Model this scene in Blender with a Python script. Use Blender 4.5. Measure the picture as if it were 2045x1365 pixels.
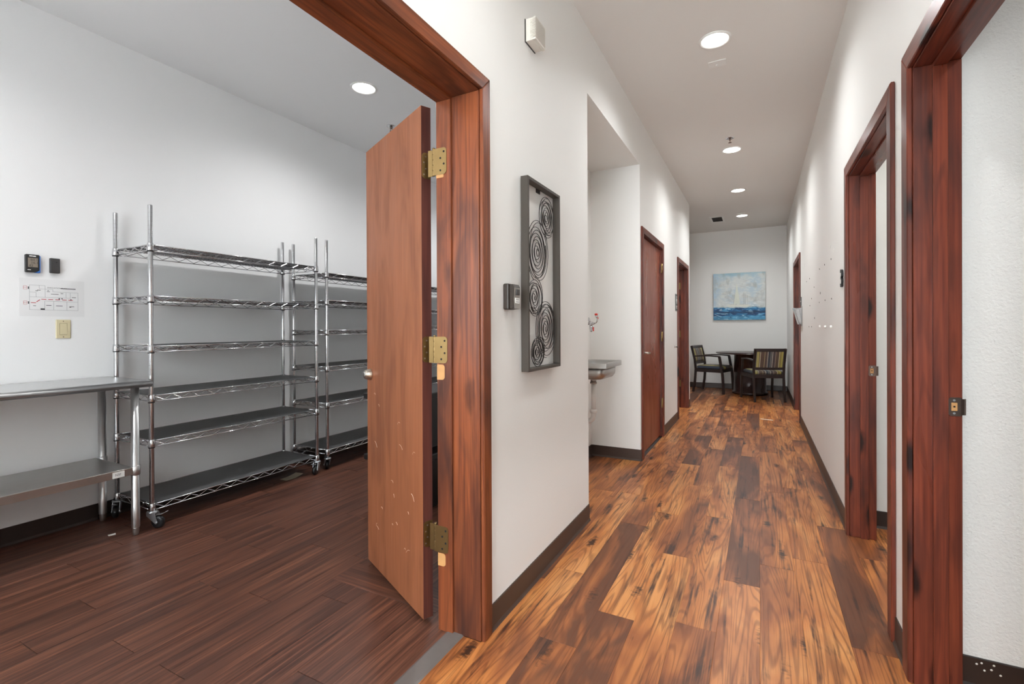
import bpy, bmesh, math, random
from mathutils import Vector, Matrix, noise as mnoise

for o in list(bpy.data.objects):
    bpy.data.objects.remove(o, do_unlink=True)
scene = bpy.context.scene
COL = scene.collection
random.seed(7)
PI = math.pi

# ------------------------------------------------------------------ camera
# solved from the vanishing lines of the photograph (frame 2045 x 1365)
FPX, YAW, PITCH, ROLL, CY = 953.295, 0.477697897, -3.07008781e-03, -4.56950705e-03, 657.4925
CAM_H = 1.19
def camera_axes():
    c, s = math.cos(YAW), math.sin(YAW)
    F = Vector((-s, c, 0)); R = Vector((c, s, 0)); U = Vector((0, 0, 1))
    F2 = F * math.cos(PITCH) + U * math.sin(PITCH)
    U2 = U * math.cos(PITCH) - F * math.sin(PITCH)
    return R * math.cos(ROLL) + U2 * math.sin(ROLL), U2 * math.cos(ROLL) - R * math.sin(ROLL), F2
cam_data = bpy.data.cameras.new('camera')
cam = bpy.data.objects.new('camera', cam_data)
COL.objects.link(cam)
_R, _U, _F = camera_axes()
cam.matrix_world = Matrix(((_R.x, _U.x, -_F.x, 0), (_R.y, _U.y, -_F.y, 0), (_R.z, _U.z, -_F.z, CAM_H), (0, 0, 0, 1)))
cam_data.sensor_fit = 'HORIZONTAL'
cam_data.sensor_width = 36
cam_data.lens = 36 * FPX / 2045
cam_data.shift_y = -(682.5 - CY) / 2045
cam_data.clip_start = 0.02
scene.camera = cam

# ------------------------------------------------------------------ world and exposure
# overcast daylight that fills the rooms through two added, unseen openings: behind the viewpoint and in the storeroom's near wall
SKY = 11.0
world = bpy.data.worlds.new('world'); scene.world = world
world.use_nodes = True
world.node_tree.nodes['Background'].inputs[0].default_value = (0.87, 0.95, 1.0, 1)
world.node_tree.nodes['Background'].inputs[1].default_value = SKY
scene.view_settings.view_transform = 'Standard'
scene.view_settings.look = 'None'
scene.view_settings.gamma = 1
scene.view_settings.use_curve_mapping = False
scene.view_settings.exposure = 0.44
HALL_W, STORE_W = 72.0, 76.0          # watts of the recessed lamps
HALL_C, STORE_C = (0.945, 0.98, 1.0), (1.0, 1.0, 1.0)

def portal(name, loc, w, h):
    ld = bpy.data.lights.new(name, 'AREA'); ld.shape = 'RECTANGLE'; ld.size = w; ld.size_y = h; ld.cycles.is_portal = True
    o = bpy.data.objects.new(name, ld); o.location = loc; o.rotation_euler = (PI / 2, 0, PI); COL.objects.link(o)
portal('hall_fill_portal', (-0.2425, -2.61, 1.4), 1.3, 2.7)  # sampling portal of the added opening at the hall's unseen end
portal('storeroom_fill_portal', (-2.1, -1.37, 1.6), 0.9, 1.4)  # sampling portal of the added storeroom opening
# ------------------------------------------------------------------ plan (metres, camera stands at x 0, y 0; +y runs down the hall)
WL, WR, CZ = -0.94, 0.455, 3.05
YE, YB = 10.1, -2.6
SX = -3.70                 # far wall of the storeroom
WL_T, WR_T = -1.13, 0.578  # back faces of the hall walls

# ------------------------------------------------------------------ node helpers
MATS = {}
def lin(r, g, b):
    f = lambda v: (v / 255 / 12.92) if v / 255 <= 0.04045 else ((v / 255 + 0.055) / 1.055) ** 2.4
    return (f(r), f(g), f(b), 1)
class NT:
    def __init__(self, name):
        self.m = bpy.data.materials.new(name); self.m.use_nodes = True
        self.t = self.m.node_tree; self.b = self.t.nodes['Principled BSDF']
        MATS[name] = self.m
    def n(self, typ, **kw):
        nd = self.t.nodes.new(typ)
        for k, v in kw.items(): setattr(nd, k, v)
        return nd
    def put(self, sock, v):
        if hasattr(v, 'is_output') or isinstance(v, bpy.types.NodeSocket): self.t.links.new(v, sock)
        else: sock.default_value = v
    def math(self, op, a, b=0.0, c=None):
        nd = self.n('ShaderNodeMath', operation=op); self.put(nd.inputs[0], a); self.put(nd.inputs[1], b)
        if c is not None: self.put(nd.inputs[2], c)
        return nd.outputs[0]
    def vmath(self, op, a, b):
        nd = self.n('ShaderNodeVectorMath', operation=op); self.put(nd.inputs[0], a); self.put(nd.inputs[1], b)
        return nd.outputs[0]
    def coord(self): return self.n('ShaderNodeTexCoord').outputs['Object']
    def rnd(self): return self.n('ShaderNodeObjectInfo').outputs['Random']
    def noise(self, vec, scale, detail=3, rough=0.5, dist=0.0):
        nd = self.n('ShaderNodeTexNoise'); self.put(nd.inputs['Vector'], vec)
        nd.inputs['Scale'].default_value = scale; nd.inputs['Detail'].default_value = detail
        nd.inputs['Roughness'].default_value = rough; nd.inputs['Distortion'].default_value = dist
        return nd.outputs['Fac']
    def voronoi(self, vec, scale):
        nd = self.n('ShaderNodeTexVoronoi'); self.put(nd.inputs['Vector'], vec); nd.inputs['Scale'].default_value = scale
        return nd.outputs['Distance']
    def ramp(self, fac, stops, interp='LINEAR'):
        nd = self.n('ShaderNodeValToRGB'); self.put(nd.inputs[0], fac); cr = nd.color_ramp; cr.interpolation = interp
        while len(cr.elements) < len(stops): cr.elements.new(0.5)
        for e, (p, c) in zip(cr.elements, stops):
            e.position = p; e.color = c if len(c) == 4 else (*c, 1)
        return nd.outputs[0]
    def span(self, v, lo, hi, to0=0.0, to1=1.0):
        nd = self.n('ShaderNodeMapRange'); self.put(nd.inputs[0], v)
        for i, x in enumerate((lo, hi, to0, to1)): nd.inputs[1 + i].default_value = x
        return nd.outputs[0]
    def mix(self, fac, a, b, mode='MIX'):
        nd = self.n('ShaderNodeMix', data_type='RGBA', blend_type=mode)
        self.put(nd.inputs[0], fac); self.put(nd.inputs[6], a); self.put(nd.inputs[7], b)
        return nd.outputs[2]
    def bump(self, h, strength, dist):
        nd = self.n('ShaderNodeBump'); nd.inputs['Strength'].default_value = strength; nd.inputs['Distance'].default_value = dist
        self.put(nd.inputs['Height'], h); self.put(self.b.inputs['Normal'], nd.outputs[0])
    def done(self, color, rough=0.5, metal=0.0, spec=0.5):
        self.put(self.b.inputs['Base Color'], color); self.put(self.b.inputs['Roughness'], rough)
        self.b.inputs['Metallic'].default_value = metal; self.b.inputs['Specular IOR Level'].default_value = spec
        return self.m

def plain(name, rgb, rough=0.5, metal=0.0, spec=0.5, var=0.06, scale=30):
    t = NT(name); c = lin(*rgb)
    k = t.noise(t.coord(), scale, 3)
    d = tuple(x * (1 - var) for x in c[:3]) + (1,); e = tuple(min(1, x * (1 + var)) for x in c[:3]) + (1,)
    return t.done(t.mix(k, d, e), rough, metal, spec)

def paint(name, rgb, bump=0.25, scale=150, dist=0.0015, rough=0.6):
    t = NT(name); co = t.coord(); c = lin(*rgb)
    k = t.noise(co, 1.3, 2)
    t.bump(t.noise(co, scale, 2, 0.5), bump, dist)
    return t.done(t.mix(k, tuple(x * 0.975 for x in c[:3]) + (1,), c), rough, 0, 0.3)

def wood(name, axis, light, mid, dark, rough=0.3, blot=1.0, knots=0.5, grain=1.0):
    """stained timber, grain along the given local axis"""
    t = NT(name); co = t.coord(); r = t.rnd()
    off = t.n('ShaderNodeCombineXYZ')
    for i in range(3): t.put(off.inputs[i], t.math('MULTIPLY', r, (13.7, 29.1, 7.3)[i]))
    p = t.vmath('ADD', co, off.outputs[0])
    sc = lambda across, along: t.vmath('MULTIPLY', p, tuple(along if 'XYZ'[i] == axis else across for i in range(3)))
    fine = t.noise(sc(95, 2.2), 1.0, 4, 0.6)
    rings = t.math('SINE', t.math('MULTIPLY', t.noise(sc(9, 0.9), 1.0, 2, 0.5, 0.5), 46))
    blotch = t.noise(sc(7, 1.6), 1.0, 3, 0.55, 0.8)
    c = t.mix(t.span(fine, 0.3, 0.7), lin(*mid), lin(*light))
    c = t.mix(t.math('MULTIPLY', t.span(rings, 0.2, 1.0), 0.25 * grain), c, lin(*dark))
    c = t.mix(t.math('MULTIPLY', t.span(blotch, 0.48, 0.72), 0.75 * blot), c, lin(*dark))
    kn = t.voronoi(t.vmath('ADD', sc(7.0, 2.6), t.vmath('MULTIPLY', t.n('ShaderNodeCombineXYZ').outputs[0], (0, 0, 0))), 1.0)
    kn = t.math('ADD', kn, t.math('MULTIPLY', t.math('SUBTRACT', t.noise(sc(30, 12), 1.0, 2), 0.5), 0.18))
    c = t.mix(t.math('MULTIPLY', t.span(kn, 0.22, 0.11), knots), c, tuple(x * 0.35 for x in lin(*dark)[:3]) + (1,))
    t.bump(fine, 0.06, 0.001)
    return t.done(c, t.span(blotch, 0.3, 0.7, rough * 0.85, rough * 1.25), 0, 0.36)

# wall and ceiling paint
paint('hall_paint', (235, 233, 229)); paint('store_paint', (238, 238, 238), 0.12)
paint('room_paint', (233, 231, 227), 0.7, 120, 0.003); paint('ceiling_paint', (229, 225, 220), 0.05)
paint('store_ceiling_paint', (236, 236, 236), 0.05); paint('panel_paint', (232, 231, 226), 0.05)
# timber
for ax in 'XYZ':
    wood('door_wood_' + ax, ax, (162, 101, 68), (142, 84, 54), (96, 56, 40), 0.42, 0.75, 0.1, 0.35)
    wood('frame_wood_' + ax, ax, (142, 78, 44), (104, 52, 32), (46, 24, 20), 0.34, 1.1, 0.5)
    wood('red_wood_' + ax, ax, (128, 62, 42), (96, 43, 31), (42, 20, 17), 0.32, 1.0, 0.95)
wood('edge_wood', 'Z', (98, 54, 44), (76, 40, 36), (52, 28, 26), 0.35, 0.8, 0.0, 0.3)
wood('flush_door_wood', 'Z', (150, 80, 54), (130, 63, 44), (96, 46, 35), 0.3, 0.5, 0.0, 0.3)
plain('bare_wood', (192, 142, 88), 0.6, var=0.2)
plain('espresso', (44, 32, 30), 0.3); plain('table_veneer', (52, 34, 31), 0.25, var=0.25, scale=12)

# hall planks: printed hickory with cathedral grain, smoky patches and knots
def plank_mat():
    t = NT('hall_plank'); co = t.coord(); r = t.rnd()
    off = t.n('ShaderNodeCombineXYZ')
    t.put(off.inputs[0], t.math('MULTIPLY', r, 61.0)); t.put(off.inputs[1], t.math('MULTIPLY', r, 173.0)); t.put(off.inputs[2], t.math('MULTIPLY', r, 37.0))
    p = t.vmath('ADD', co, off.outputs[0])
    sc = lambda a, b: t.vmath('MULTIPLY', p, (a, b, 1))
    warp = t.noise(sc(7.5, 0.5), 1.0, 2, 0.35, 0.35)
    lines = t.math('SINE', t.math('MULTIPLY', warp, 150))
    fine = t.noise(sc(190, 5), 1.0, 3, 0.6)
    streak = t.noise(t.vmath('ADD', sc(46, 1.7), (3.3, 8.8, 0)), 1.0, 4, 0.62, 0.25)
    tone = t.math('ADD', t.noise(sc(6, 1.3), 1.0, 3, 0.55, 0.7), t.math('MULTIPLY', t.math('SUBTRACT', r, 0.5), 0.12))
    tone = t.math('ADD', tone, t.math('MULTIPLY', t.span(r, 0.70, 0.76), 0.11))
    c = t.ramp(tone, [(0.30, lin(204, 140, 82)), (0.44, lin(184, 116, 62)), (0.56, lin(150, 88, 48)), (0.70, lin(96, 58, 38))])
    c = t.mix(t.math('MULTIPLY', t.span(lines, 0.25, 0.98), 0.5), c, lin(96, 50, 26))
    c = t.mix(t.math('MULTIPLY', t.span(streak, 0.52, 0.70), 0.75), c, lin(70, 38, 24))
    c = t.mix(t.math('MULTIPLY', t.span(fine, 0.52, 0.75), 0.35), c, lin(98, 54, 30))
    patch = t.math('ADD', t.noise(t.vmath('ADD', sc(7, 2.6), (5.1, 2.2, 0)), 1.0, 4, 0.65, 0.6), t.math('MULTIPLY', t.math('SUBTRACT', streak, 0.5), 0.9))
    c = t.mix(t.math('MULTIPLY', t.span(patch, 0.60, 0.76), 0.85), c, lin(46, 29, 24))
    kn = t.voronoi(t.vmath('MULTIPLY', p, (7.0, 2.4, 0.2)), 1.0)
    kn = t.math('ADD', kn, t.math('MULTIPLY', t.math('SUBTRACT', t.noise(sc(40, 70), 1.0, 3), 0.5), 0.34))
    c = t.mix(t.math('MULTIPLY', t.span(kn, 0.18, 0.06), 0.92), c, lin(34, 20, 16))
    t.bump(fine, 0.05, 0.0008)
    return t.done(c, t.span(tone, 0.3, 0.7, 0.32, 0.42), 0, 0.42)
plank_mat()
def dark_plank_mat():
    t = NT('store_plank'); co = t.coord(); r = t.rnd()
    off = t.n('ShaderNodeCombineXYZ')
    t.put(off.inputs[0], t.math('MULTIPLY', r, 41.0)); t.put(off.inputs[1], t.math('MULTIPLY', r, 97.0))
    p = t.vmath('ADD', co, off.outputs[0])
    sc = lambda a, b: t.vmath('MULTIPLY', p, (a, b, 1))
    s1 = t.noise(sc(70, 1.6), 1.0, 5, 0.65); s2 = t.noise(sc(16, 1.1), 1.0, 3, 0.5, 0.3)
    c = t.ramp(s1, [(0.32, lin(46, 28, 23)), (0.46, lin(84, 52, 41)), (0.56, lin(104, 66, 51)), (0.68, lin(136, 88, 66))])
    c = t.mix(t.math('MULTIPLY', t.span(s2, 0.45, 0.66), 0.65), c, lin(52, 33, 28))
    c = t.mix(t.math('MULTIPLY', t.span(r, 0, 1), 0.2), c, lin(100, 62, 44))
    t.bump(s1, 0.10, 0.001)
    return t.done(c, t.span(s2, 0.3, 0.7, 0.36, 0.46), 0, 0.45)
dark_plank_mat()
plain('joint_dark', (40, 26, 20), 0.7); plain('store_joint', (150, 122, 106), 0.7)
# metals and plastics
plain('chrome', (206, 206, 208), 0.16, 1.0, var=0.02); plain('steel', (208, 208, 208), 0.3, 1.0, var=0.04, scale=6)
plain('brushed_steel', (182, 180, 177), 0.4, 1.0, var=0.05); plain('zinc', (190, 194, 198), 0.3, 0.9)
plain('brass', (150, 124, 82), 0.4, 1.0, var=0.12); plain('nickel', (206, 196, 182), 0.28, 1.0)
plain('bronze_plate', (122, 106, 98), 0.3, 1.0, var=0.1); plain('strip_grey', (112, 106, 102), 0.45, 0.2)
plain('rubber_base', (66, 52, 45), 0.42, var=0.1); plain('store_base', (48, 38, 34), 0.4, var=0.1)
plain('liner_grey', (84, 84, 85), 0.5, var=0.04); plain('black_plastic', (26, 26, 27), 0.4); plain('tyre', (22, 22, 24), 0.35)
plain('white_plastic', (232, 230, 226), 0.4, var=0.02); plain('pvc', (226, 224, 220), 0.35, var=0.02)
plain('ivory', (214, 202, 166), 0.4, var=0.02); plain('ivory_shadow', (120, 108, 84), 0.6, var=0.02); plain('beige_plastic', (218, 212, 202), 0.45, var=0.02)
plain('paper', (229, 229, 229), 0.5, var=0.01); plain('kraft_or_spill', (214, 200, 176), 0.7)
plain('ink', (58, 58, 62), 0.6); plain('ink_grey', (128, 128, 132), 0.6); plain('ink_red', (186, 46, 58), 0.6)
plain('logger_black', (40, 40, 40), 0.45); plain('logger_blue', (58, 112, 190), 0.4); plain('lcd', (138, 128, 116), 0.3)
plain('lcd_ink', (66, 60, 56), 0.4); plain('lcd_white', (236, 236, 232), 0.5); plain('charcoal', (62, 61, 61), 0.5)
plain('frame_taupe', (66, 59, 52), 0.45); plain('wire_black', (44, 40, 38), 0.35, 0.4); plain('lock_black', (54, 46, 40), 0.45)
plain('lock_silver', (168, 164, 158), 0.35, 0.7); plain('red_plastic', (214, 50, 38), 0.4); plain('sign_grey', (86, 90, 88), 0.5)
plain('canvas_edge', (150, 150, 140), 0.8); plain('hole', (20, 15, 12), 0.8); plain('scuff', (214, 190, 170), 0.6)
plain('vent_dark', (70, 66, 62), 0.6); plain('filler', (238, 236, 230), 0.7); plain('anchor_dark', (96, 88, 82), 0.7)
def emit(name, col, strength):
    t = NT(name); t.b.inputs['Emission Color'].default_value = (*col, 1); t.b.inputs['Emission Strength'].default_value = strength
    k = t.noise(t.coord(), 4, 1)
    t.done(t.mix(k, (0.9, 0.9, 0.9, 1), (1, 1, 1, 1)), 0.5)
emit('lamp_hall', (1.0, 0.97, 0.92), 6.0); emit('lamp_store', (1.0, 1.0, 1.0), 6.0)
def clear():
    t = NT('acrylic'); t.b.inputs['Transmission Weight'].default_value = 0.75; t.b.inputs['IOR'].default_value = 1.2
    k = t.noise(t.coord(), 9, 2); t.done(t.mix(k, (0.86, 0.87, 0.87, 1), (0.95, 0.95, 0.95, 1)), 0.12)
clear()
def stripes():
    t = NT('stripe_fabric'); co = t.coord()
    sep = t.n('ShaderNodeSeparateXYZ'); t.put(sep.inputs[0], co)
    u = t.math('ADD', t.math('MULTIPLY', sep.outputs[0], 1 / 0.46), 0.5)
    S = [(0.0, (78, 84, 92)), (0.07, (170, 160, 100)), (0.15, (78, 68, 64)), (0.17, (196, 190, 170)), (0.19, (96, 78, 68)), (0.31, (176, 164, 120)), (0.325, (92, 76, 70)),
         (0.41, (208, 202, 186)), (0.425, (66, 70, 78)), (0.50, (120, 122, 118)), (0.53, (80, 76, 80)), (0.56, (214, 210, 196)), (0.575, (84, 74, 74)), (0.66, (150, 130, 120)), (0.68, (96, 78, 66)),
         (0.78, (206, 198, 160)), (0.80, (150, 136, 78)), (0.87, (186, 176, 92)), (0.92, (92, 86, 80)), (0.96, (64, 74, 92))]
    c = t.ramp(u, [(a, lin(*b)) for a, b in S], 'CONSTANT')
    weave = t.noise(co, 420, 2)
    c = t.mix(t.span(weave, 0.3, 0.7, 0, 0.18), c, (0.02, 0.02, 0.02, 1))
    return t.done(c, 0.55, 0, 0.4)
stripes()

# ------------------------------------------------------------------ mesh helpers
class MB:
    def __init__(self): self.bm = bmesh.new()
    def verts(self, pts): return [self.bm.verts.new(p) for p in pts]
    def box(self, x0, x1, y0, y1, z0, z1, bev=0.0, seg=1):
        a = [(x0, y0, z0), (x1, y0, z0), (x1, y1, z0), (x0, y1, z0), (x0, y0, z1), (x1, y0, z1), (x1, y1, z1), (x0, y1, z1)]
        v = self.verts(a); fs = []
        for f in ((3, 2, 1, 0), (4, 5, 6, 7), (0, 1, 5, 4), (1, 2, 6, 5), (2, 3, 7, 6), (3, 0, 4, 7)):
            fs.append(self.bm.faces.new([v[i] for i in f]))
        if bev > 0:
            es = {e for f in fs for e in f.edges}
            bmesh.ops.bevel(self.bm, geom=list(es), offset=bev, segments=seg, affect='EDGES', profile=0.5)
        return self
    def prism(self, poly, axis, a, b, bev=0.0):
        """poly: 2-D outline in the two other axes (cyclic order), extruded along axis from a to b"""
        def P(u, v, w):
            return {'X': (w, u, v), 'Y': (u, w, v), 'Z': (u, v, w)}[axis]
        n = len(poly); lo = self.verts([P(u, v, a) for u, v in poly]); hi = self.verts([P(u, v, b) for u, v in poly])
        fs = [self.bm.faces.new(lo[::-1]), self.bm.faces.new(hi)]
        for i in range(n): fs.append(self.bm.faces.new([lo[i], lo[(i + 1) % n], hi[(i + 1) % n], hi[i]]))
        bmesh.ops.recalc_face_normals(self.bm, faces=fs)
        if bev > 0:
            es = {e for f in fs[:2] for e in f.edges}
            bmesh.ops.bevel(self.bm, geom=list(es), offset=bev, segments=1, affect='EDGES')
        return self
    def tube(self, pts, r, seg=8, caps=True, closed=False):
        pts = [Vector(p) for p in pts]; n = len(pts); rings = []; ref = None
        for i, p in enumerate(pts):
            if closed: t = pts[(i + 1) % n] - pts[i - 1]
            else: t = pts[min(i + 1, n - 1)] - pts[max(i - 1, 0)]
            if t.length < 1e-9: t = Vector((0, 0, 1))
            t.normalize()
            if ref is None:
                ref = Vector((0, 0, 1)) if abs(t.z) < 0.9 else Vector((1, 0, 0))
            s = t.cross(ref)
            if s.length < 1e-4: s = t.cross(Vector((0, 1, 0.3)))
            s.normalize(); u = s.cross(t); ref = u
            rr = r[i] if isinstance(r, (list, tuple)) else r
            rings.append(self.verts([p + s * rr * math.cos(2 * PI * k / seg) + u * rr * math.sin(2 * PI * k / seg) for k in range(seg)]))
        m = n if closed else n - 1
        for i in range(m):
            A, B = rings[i], rings[(i + 1) % n]
            for k in range(seg):
                f = self.bm.faces.new([A[k], A[(k + 1) % seg], B[(k + 1) % seg], B[k]]); f.smooth = seg > 5
        if caps and not closed:
            self.bm.faces.new(rings[0][::-1]); self.bm.faces.new(rings[-1])
        return self
    def sweep(self, pts, prof, side):
        """sweep a 2-D outline along a path; 'side' is the first profile axis"""
        pts = [Vector(p) for p in pts]; side = Vector(side).normalized(); rings = []; fs = []
        for i, p in enumerate(pts):
            t = (pts[min(i + 1, len(pts) - 1)] - pts[max(i - 1, 0)]).normalized()
            s = (side - t * side.dot(t)).normalized(); u = t.cross(s)
            rings.append(self.verts([p + s * a + u * b for a, b in prof]))
        n = len(prof)
        for A, B in zip(rings, rings[1:]):
            for k in range(n): fs.append(self.bm.faces.new([A[k], A[(k + 1) % n], B[(k + 1) % n], B[k]]))
        fs.append(self.bm.faces.new(rings[0][::-1])); fs.append(self.bm.faces.new(rings[-1]))
        bmesh.ops.recalc_face_normals(self.bm, faces=fs)
        return self
    def bar(self, pts, w, h, side):
        c = min(w, h) * 0.18; a, b = w / 2, h / 2
        return self.sweep(pts, [(-a + c, -b), (a - c, -b), (a, -b + c), (a, b - c), (a - c, b), (-a + c, b), (-a, b - c), (-a, -b + c)], side)
    def lathe(self, prof, center, axis='Z', seg=20, smooth=True):
        """prof: (radius, along) pairs"""
        c = Vector(center); rings = []
        for r, h in prof:
            ring = []
            for k in range(seg):
                a = 2 * PI * k / seg; x, y = max(r, 1e-5) * math.cos(a), max(r, 1e-5) * math.sin(a)
                ring.append(self.bm.verts.new(c + Vector({'Z': (x, y, h), 'X': (h, x, y), 'Y': (x, h, y)}[axis])))
            rings.append(ring)
        fs = []
        for A, B in zip(rings, rings[1:]):
            for k in range(seg):
                f = self.bm.faces.new([A[k], A[(k + 1) % seg], B[(k + 1) % seg], B[k]]); f.smooth = smooth; fs.append(f)
        if prof[0][0] > 1e-4: fs.append(self.bm.faces.new(rings[0][::-1]))
        if prof[-1][0] > 1e-4: fs.append(self.bm.faces.new(rings[-1]))
        bmesh.ops.recalc_face_normals(self.bm, faces=fs)
        return self
    def mesh(self, name, mat, origin=(0, 0, 0)):
        bmesh.ops.translate(self.bm, verts=self.bm.verts, vec=-Vector(origin))
        me = bpy.data.meshes.new(name); self.bm.to_mesh(me); self.bm.free()
        me.materials.append(MATS[mat]); return me
    def part(self, name, mat, parent, label=None, local=False):
        """child mesh; vertices are given in world metres unless local"""
        if local: me = self.mesh(name, mat); o = bpy.data.objects.new(name, me)
        else:
            ctr = sum((v.co for v in self.bm.verts), Vector()) / max(1, len(self.bm.verts))
            base = world_of(parent)
            me = self.mesh(name, mat, ctr); o = bpy.data.objects.new(name, me); o.location = ctr - base
        COL.objects.link(o); o.parent = parent
        if label: o['label'] = label
        return o
    def thing(self, name, mat, label, cat, group=None, kind=None):
        lo = Vector((min(v.co.x for v in self.bm.verts), min(v.co.y for v in self.bm.verts), min(v.co.z for v in self.bm.verts)))
        hi = Vector((max(v.co.x for v in self.bm.verts), max(v.co.y for v in self.bm.verts), 0))
        org = Vector(((lo.x + hi.x) / 2, (lo.y + hi.y) / 2, lo.z))
        if kind == 'structure': org = Vector((0, 0, 0))
        me = self.mesh(name, mat, org); o = bpy.data.objects.new(name, me); o.location = org; COL.objects.link(o)
        tag(o, label, cat, group, kind); return o
def tag(o, label, cat, group=None, kind=None):
    o['label'] = label; o['category'] = cat
    if group: o['group'] = group
    if kind: o['kind'] = kind
    return o
def world_of(o):
    p = Vector((0, 0, 0))
    while o is not None: p = p + o.location; o = o.parent
    return p
def empty(name, loc, label, cat, group=None, kind=None, rz=0.0):
    o = bpy.data.objects.new(name, None); o.location = loc; o.rotation_euler.z = rz; o.empty_display_size = 0.05
    COL.objects.link(o); return tag(o, label, cat, group, kind)
def inst(name, me, parent, loc=(0, 0, 0), rz=0.0, label=None):
    o = bpy.data.objects.new(name, me); o.location = loc; o.rotation_euler.z = rz; o.parent = parent; COL.objects.link(o)
    if label: o['label'] = label
    return o
def text_faces(mb, body, size, origin, right, up, lift=0.0004, align='LEFT'):
    """flat lettering laid into a bmesh at a place on a surface"""
    cu = bpy.data.curves.new('lettering', 'FONT'); cu.body = body; cu.size = size; cu.align_x = align; cu.resolution_u = 2
    ob = bpy.data.objects.new('lettering', cu); COL.objects.link(ob)
    dg = bpy.context.evaluated_depsgraph_get(); dg.update(); me = ob.evaluated_get(dg).to_mesh()
    r, u = Vector(right), Vector(up); n = r.cross(u); o = Vector(origin)
    vs = [mb.bm.verts.new(o + r * v.co.x + u * v.co.y + n * lift) for v in me.vertices]
    for p in me.polygons:
        try: mb.bm.faces.new([vs[i] for i in p.vertices])
        except ValueError: pass
    ob.evaluated_get(dg).to_mesh_clear(); bpy.data.objects.remove(ob, do_unlink=True); bpy.data.curves.remove(cu)
    return mb

# ================================================================== THE SETTING
ST = 'structure'
def wall(name, boxes, mat, label):
    m = MB()
    for b in boxes: m.box(*b)
    return m.thing(name, mat, label, 'wall', kind=ST)
# door openings (finished, jamb face to jamb face)
D1 = (0.24, 1.548, 2.09); D2 = (4.40, 5.365, 2.035); D3 = (6.52, 7.435, 2.035)      # left wall
R1 = (1.055, 2.02, 2.045); R2 = (2.315, 3.285, 2.04); R3 = (6.915, 7.94, 2.04)       # right wall
JT = 0.02
N0, N1, NX, NZ = 2.84, 4.30, -1.395, 2.64                                            # niche
wall('wall_left', [
    (WL_T, WL, YB, D1[0] - JT, 0, CZ), (WL_T, WL, D1[0] - JT, D1[1] + JT, D1[2] + JT, CZ), (WL_T, WL, D1[1] + JT, N0, 0, CZ), (-1.46, WL_T, N0 - 0.07, N0, 0, CZ)],
    'hall_paint', 'warm white hallway wall carrying the wire art and the storeroom doorway')
wall('wall_niche_header', [(-1.46, WL, N0, N1, NZ, CZ)], 'hall_paint', 'warm white wall above the sink recess')
wall('wall_niche_back', [(-1.46, NX, N0, N1, 0, NZ)], 'hall_paint', 'warm white back wall of the sink recess')
wall('wall_left_far', [
    (-1.46, -1.07, N1, N1 + 0.07, 0, CZ), (-1.07, WL, N1, D2[0] - JT, 0, CZ), (-1.07, WL, D2[0] - JT, D2[1] + JT, D2[2] + JT, CZ), (-1.07, WL, D2[1] + JT, D3[0] - JT, 0, CZ),
    (-1.07, WL, D3[0] - JT, D3[1] + JT, D3[2] + JT, CZ), (-1.07, WL, D3[1] + JT, 7.70, 0, CZ), (-2.3, -1.07, 7.58, 7.70, 0, CZ)],
    'hall_paint', 'warm white left hallway wall beyond the sink recess with two door frames')
wall('wall_right', [
    (WR, WR_T, YB, R1[0] - JT, 0, CZ), (WR, WR_T, R1[0] - JT, R1[1] + JT, R1[2] + JT, CZ), (WR, WR_T, R1[1] + JT, R2[0] - JT, 0, CZ),
    (WR, WR_T, R2[0] - JT, R2[1] + JT, R2[2] + JT, CZ), (WR, WR_T, R2[1] + JT, R3[0] - JT, 0, CZ), (WR, WR_T, R3[0] - JT, R3[1] + JT, R3[2] + JT, CZ),
    (WR, WR_T, R3[1] + JT, YE, 0, CZ)], 'hall_paint', 'warm white hallway wall dotted with old screw holes, on the right')
wall('wall_end', [(-2.42, 0.7, YE, YE + 0.12, 0, CZ)], 'hall_paint', 'warm white wall at the end of the hallway behind the sailboat painting')
wall('wall_alcove', [(-2.42, -2.3, 7.58, YE, 0, CZ)], 'hall_paint', 'warm white side wall of the sitting alcove, hidden round the corner')
wall('wall_back', [(WL_T, -0.8925, YB - 0.12, YB, 0, CZ), (0.4075, WR_T, YB - 0.12, YB, 0, CZ), (-0.8925, 0.4075, YB - 0.12, YB, 2.75, CZ)], 'hall_paint', 'warm white wall behind the viewpoint round an opening added for daylight fill')  # unseen opening, added so that sky light evens out the hall walls
wall('wall_storeroom', [(SX - 0.12, SX, -1.3, 5.8, 0, CZ)], 'store_paint', 'plain white storeroom wall behind the wire shelving')
wall('wall_storeroom_near', [(SX, -2.55, -1.42, -1.3, 0, CZ), (-1.65, WL_T, -1.42, -1.3, 0, CZ), (-2.55, -1.65, -1.42, -1.3, 0, 0.9), (-2.55, -1.65, -1.42, -1.3, 2.3, CZ)], 'store_paint', 'white storeroom wall on the near side out of view, with an opening added for daylight fill')  # unseen opening, added so that sky light fills the storeroom
wall('wall_storeroom_far', [(SX, -1.46, 5.8, 5.92, 0, CZ), (-1.46, -1.34, N1 + 0.07, 5.92, 0, CZ)], 'store_paint', 'white storeroom wall on the far side behind the open door')
wall('wall_washroom', [(-2.42, -2.3, 5.92, 7.58, 0, CZ), (-2.42, -1.46, 5.92, 6.04, 0, CZ), (-1.34, -1.07, 5.92, 6.04, 0, CZ)], 'room_paint', 'pale wall of the room behind the far left door frame')
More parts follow.
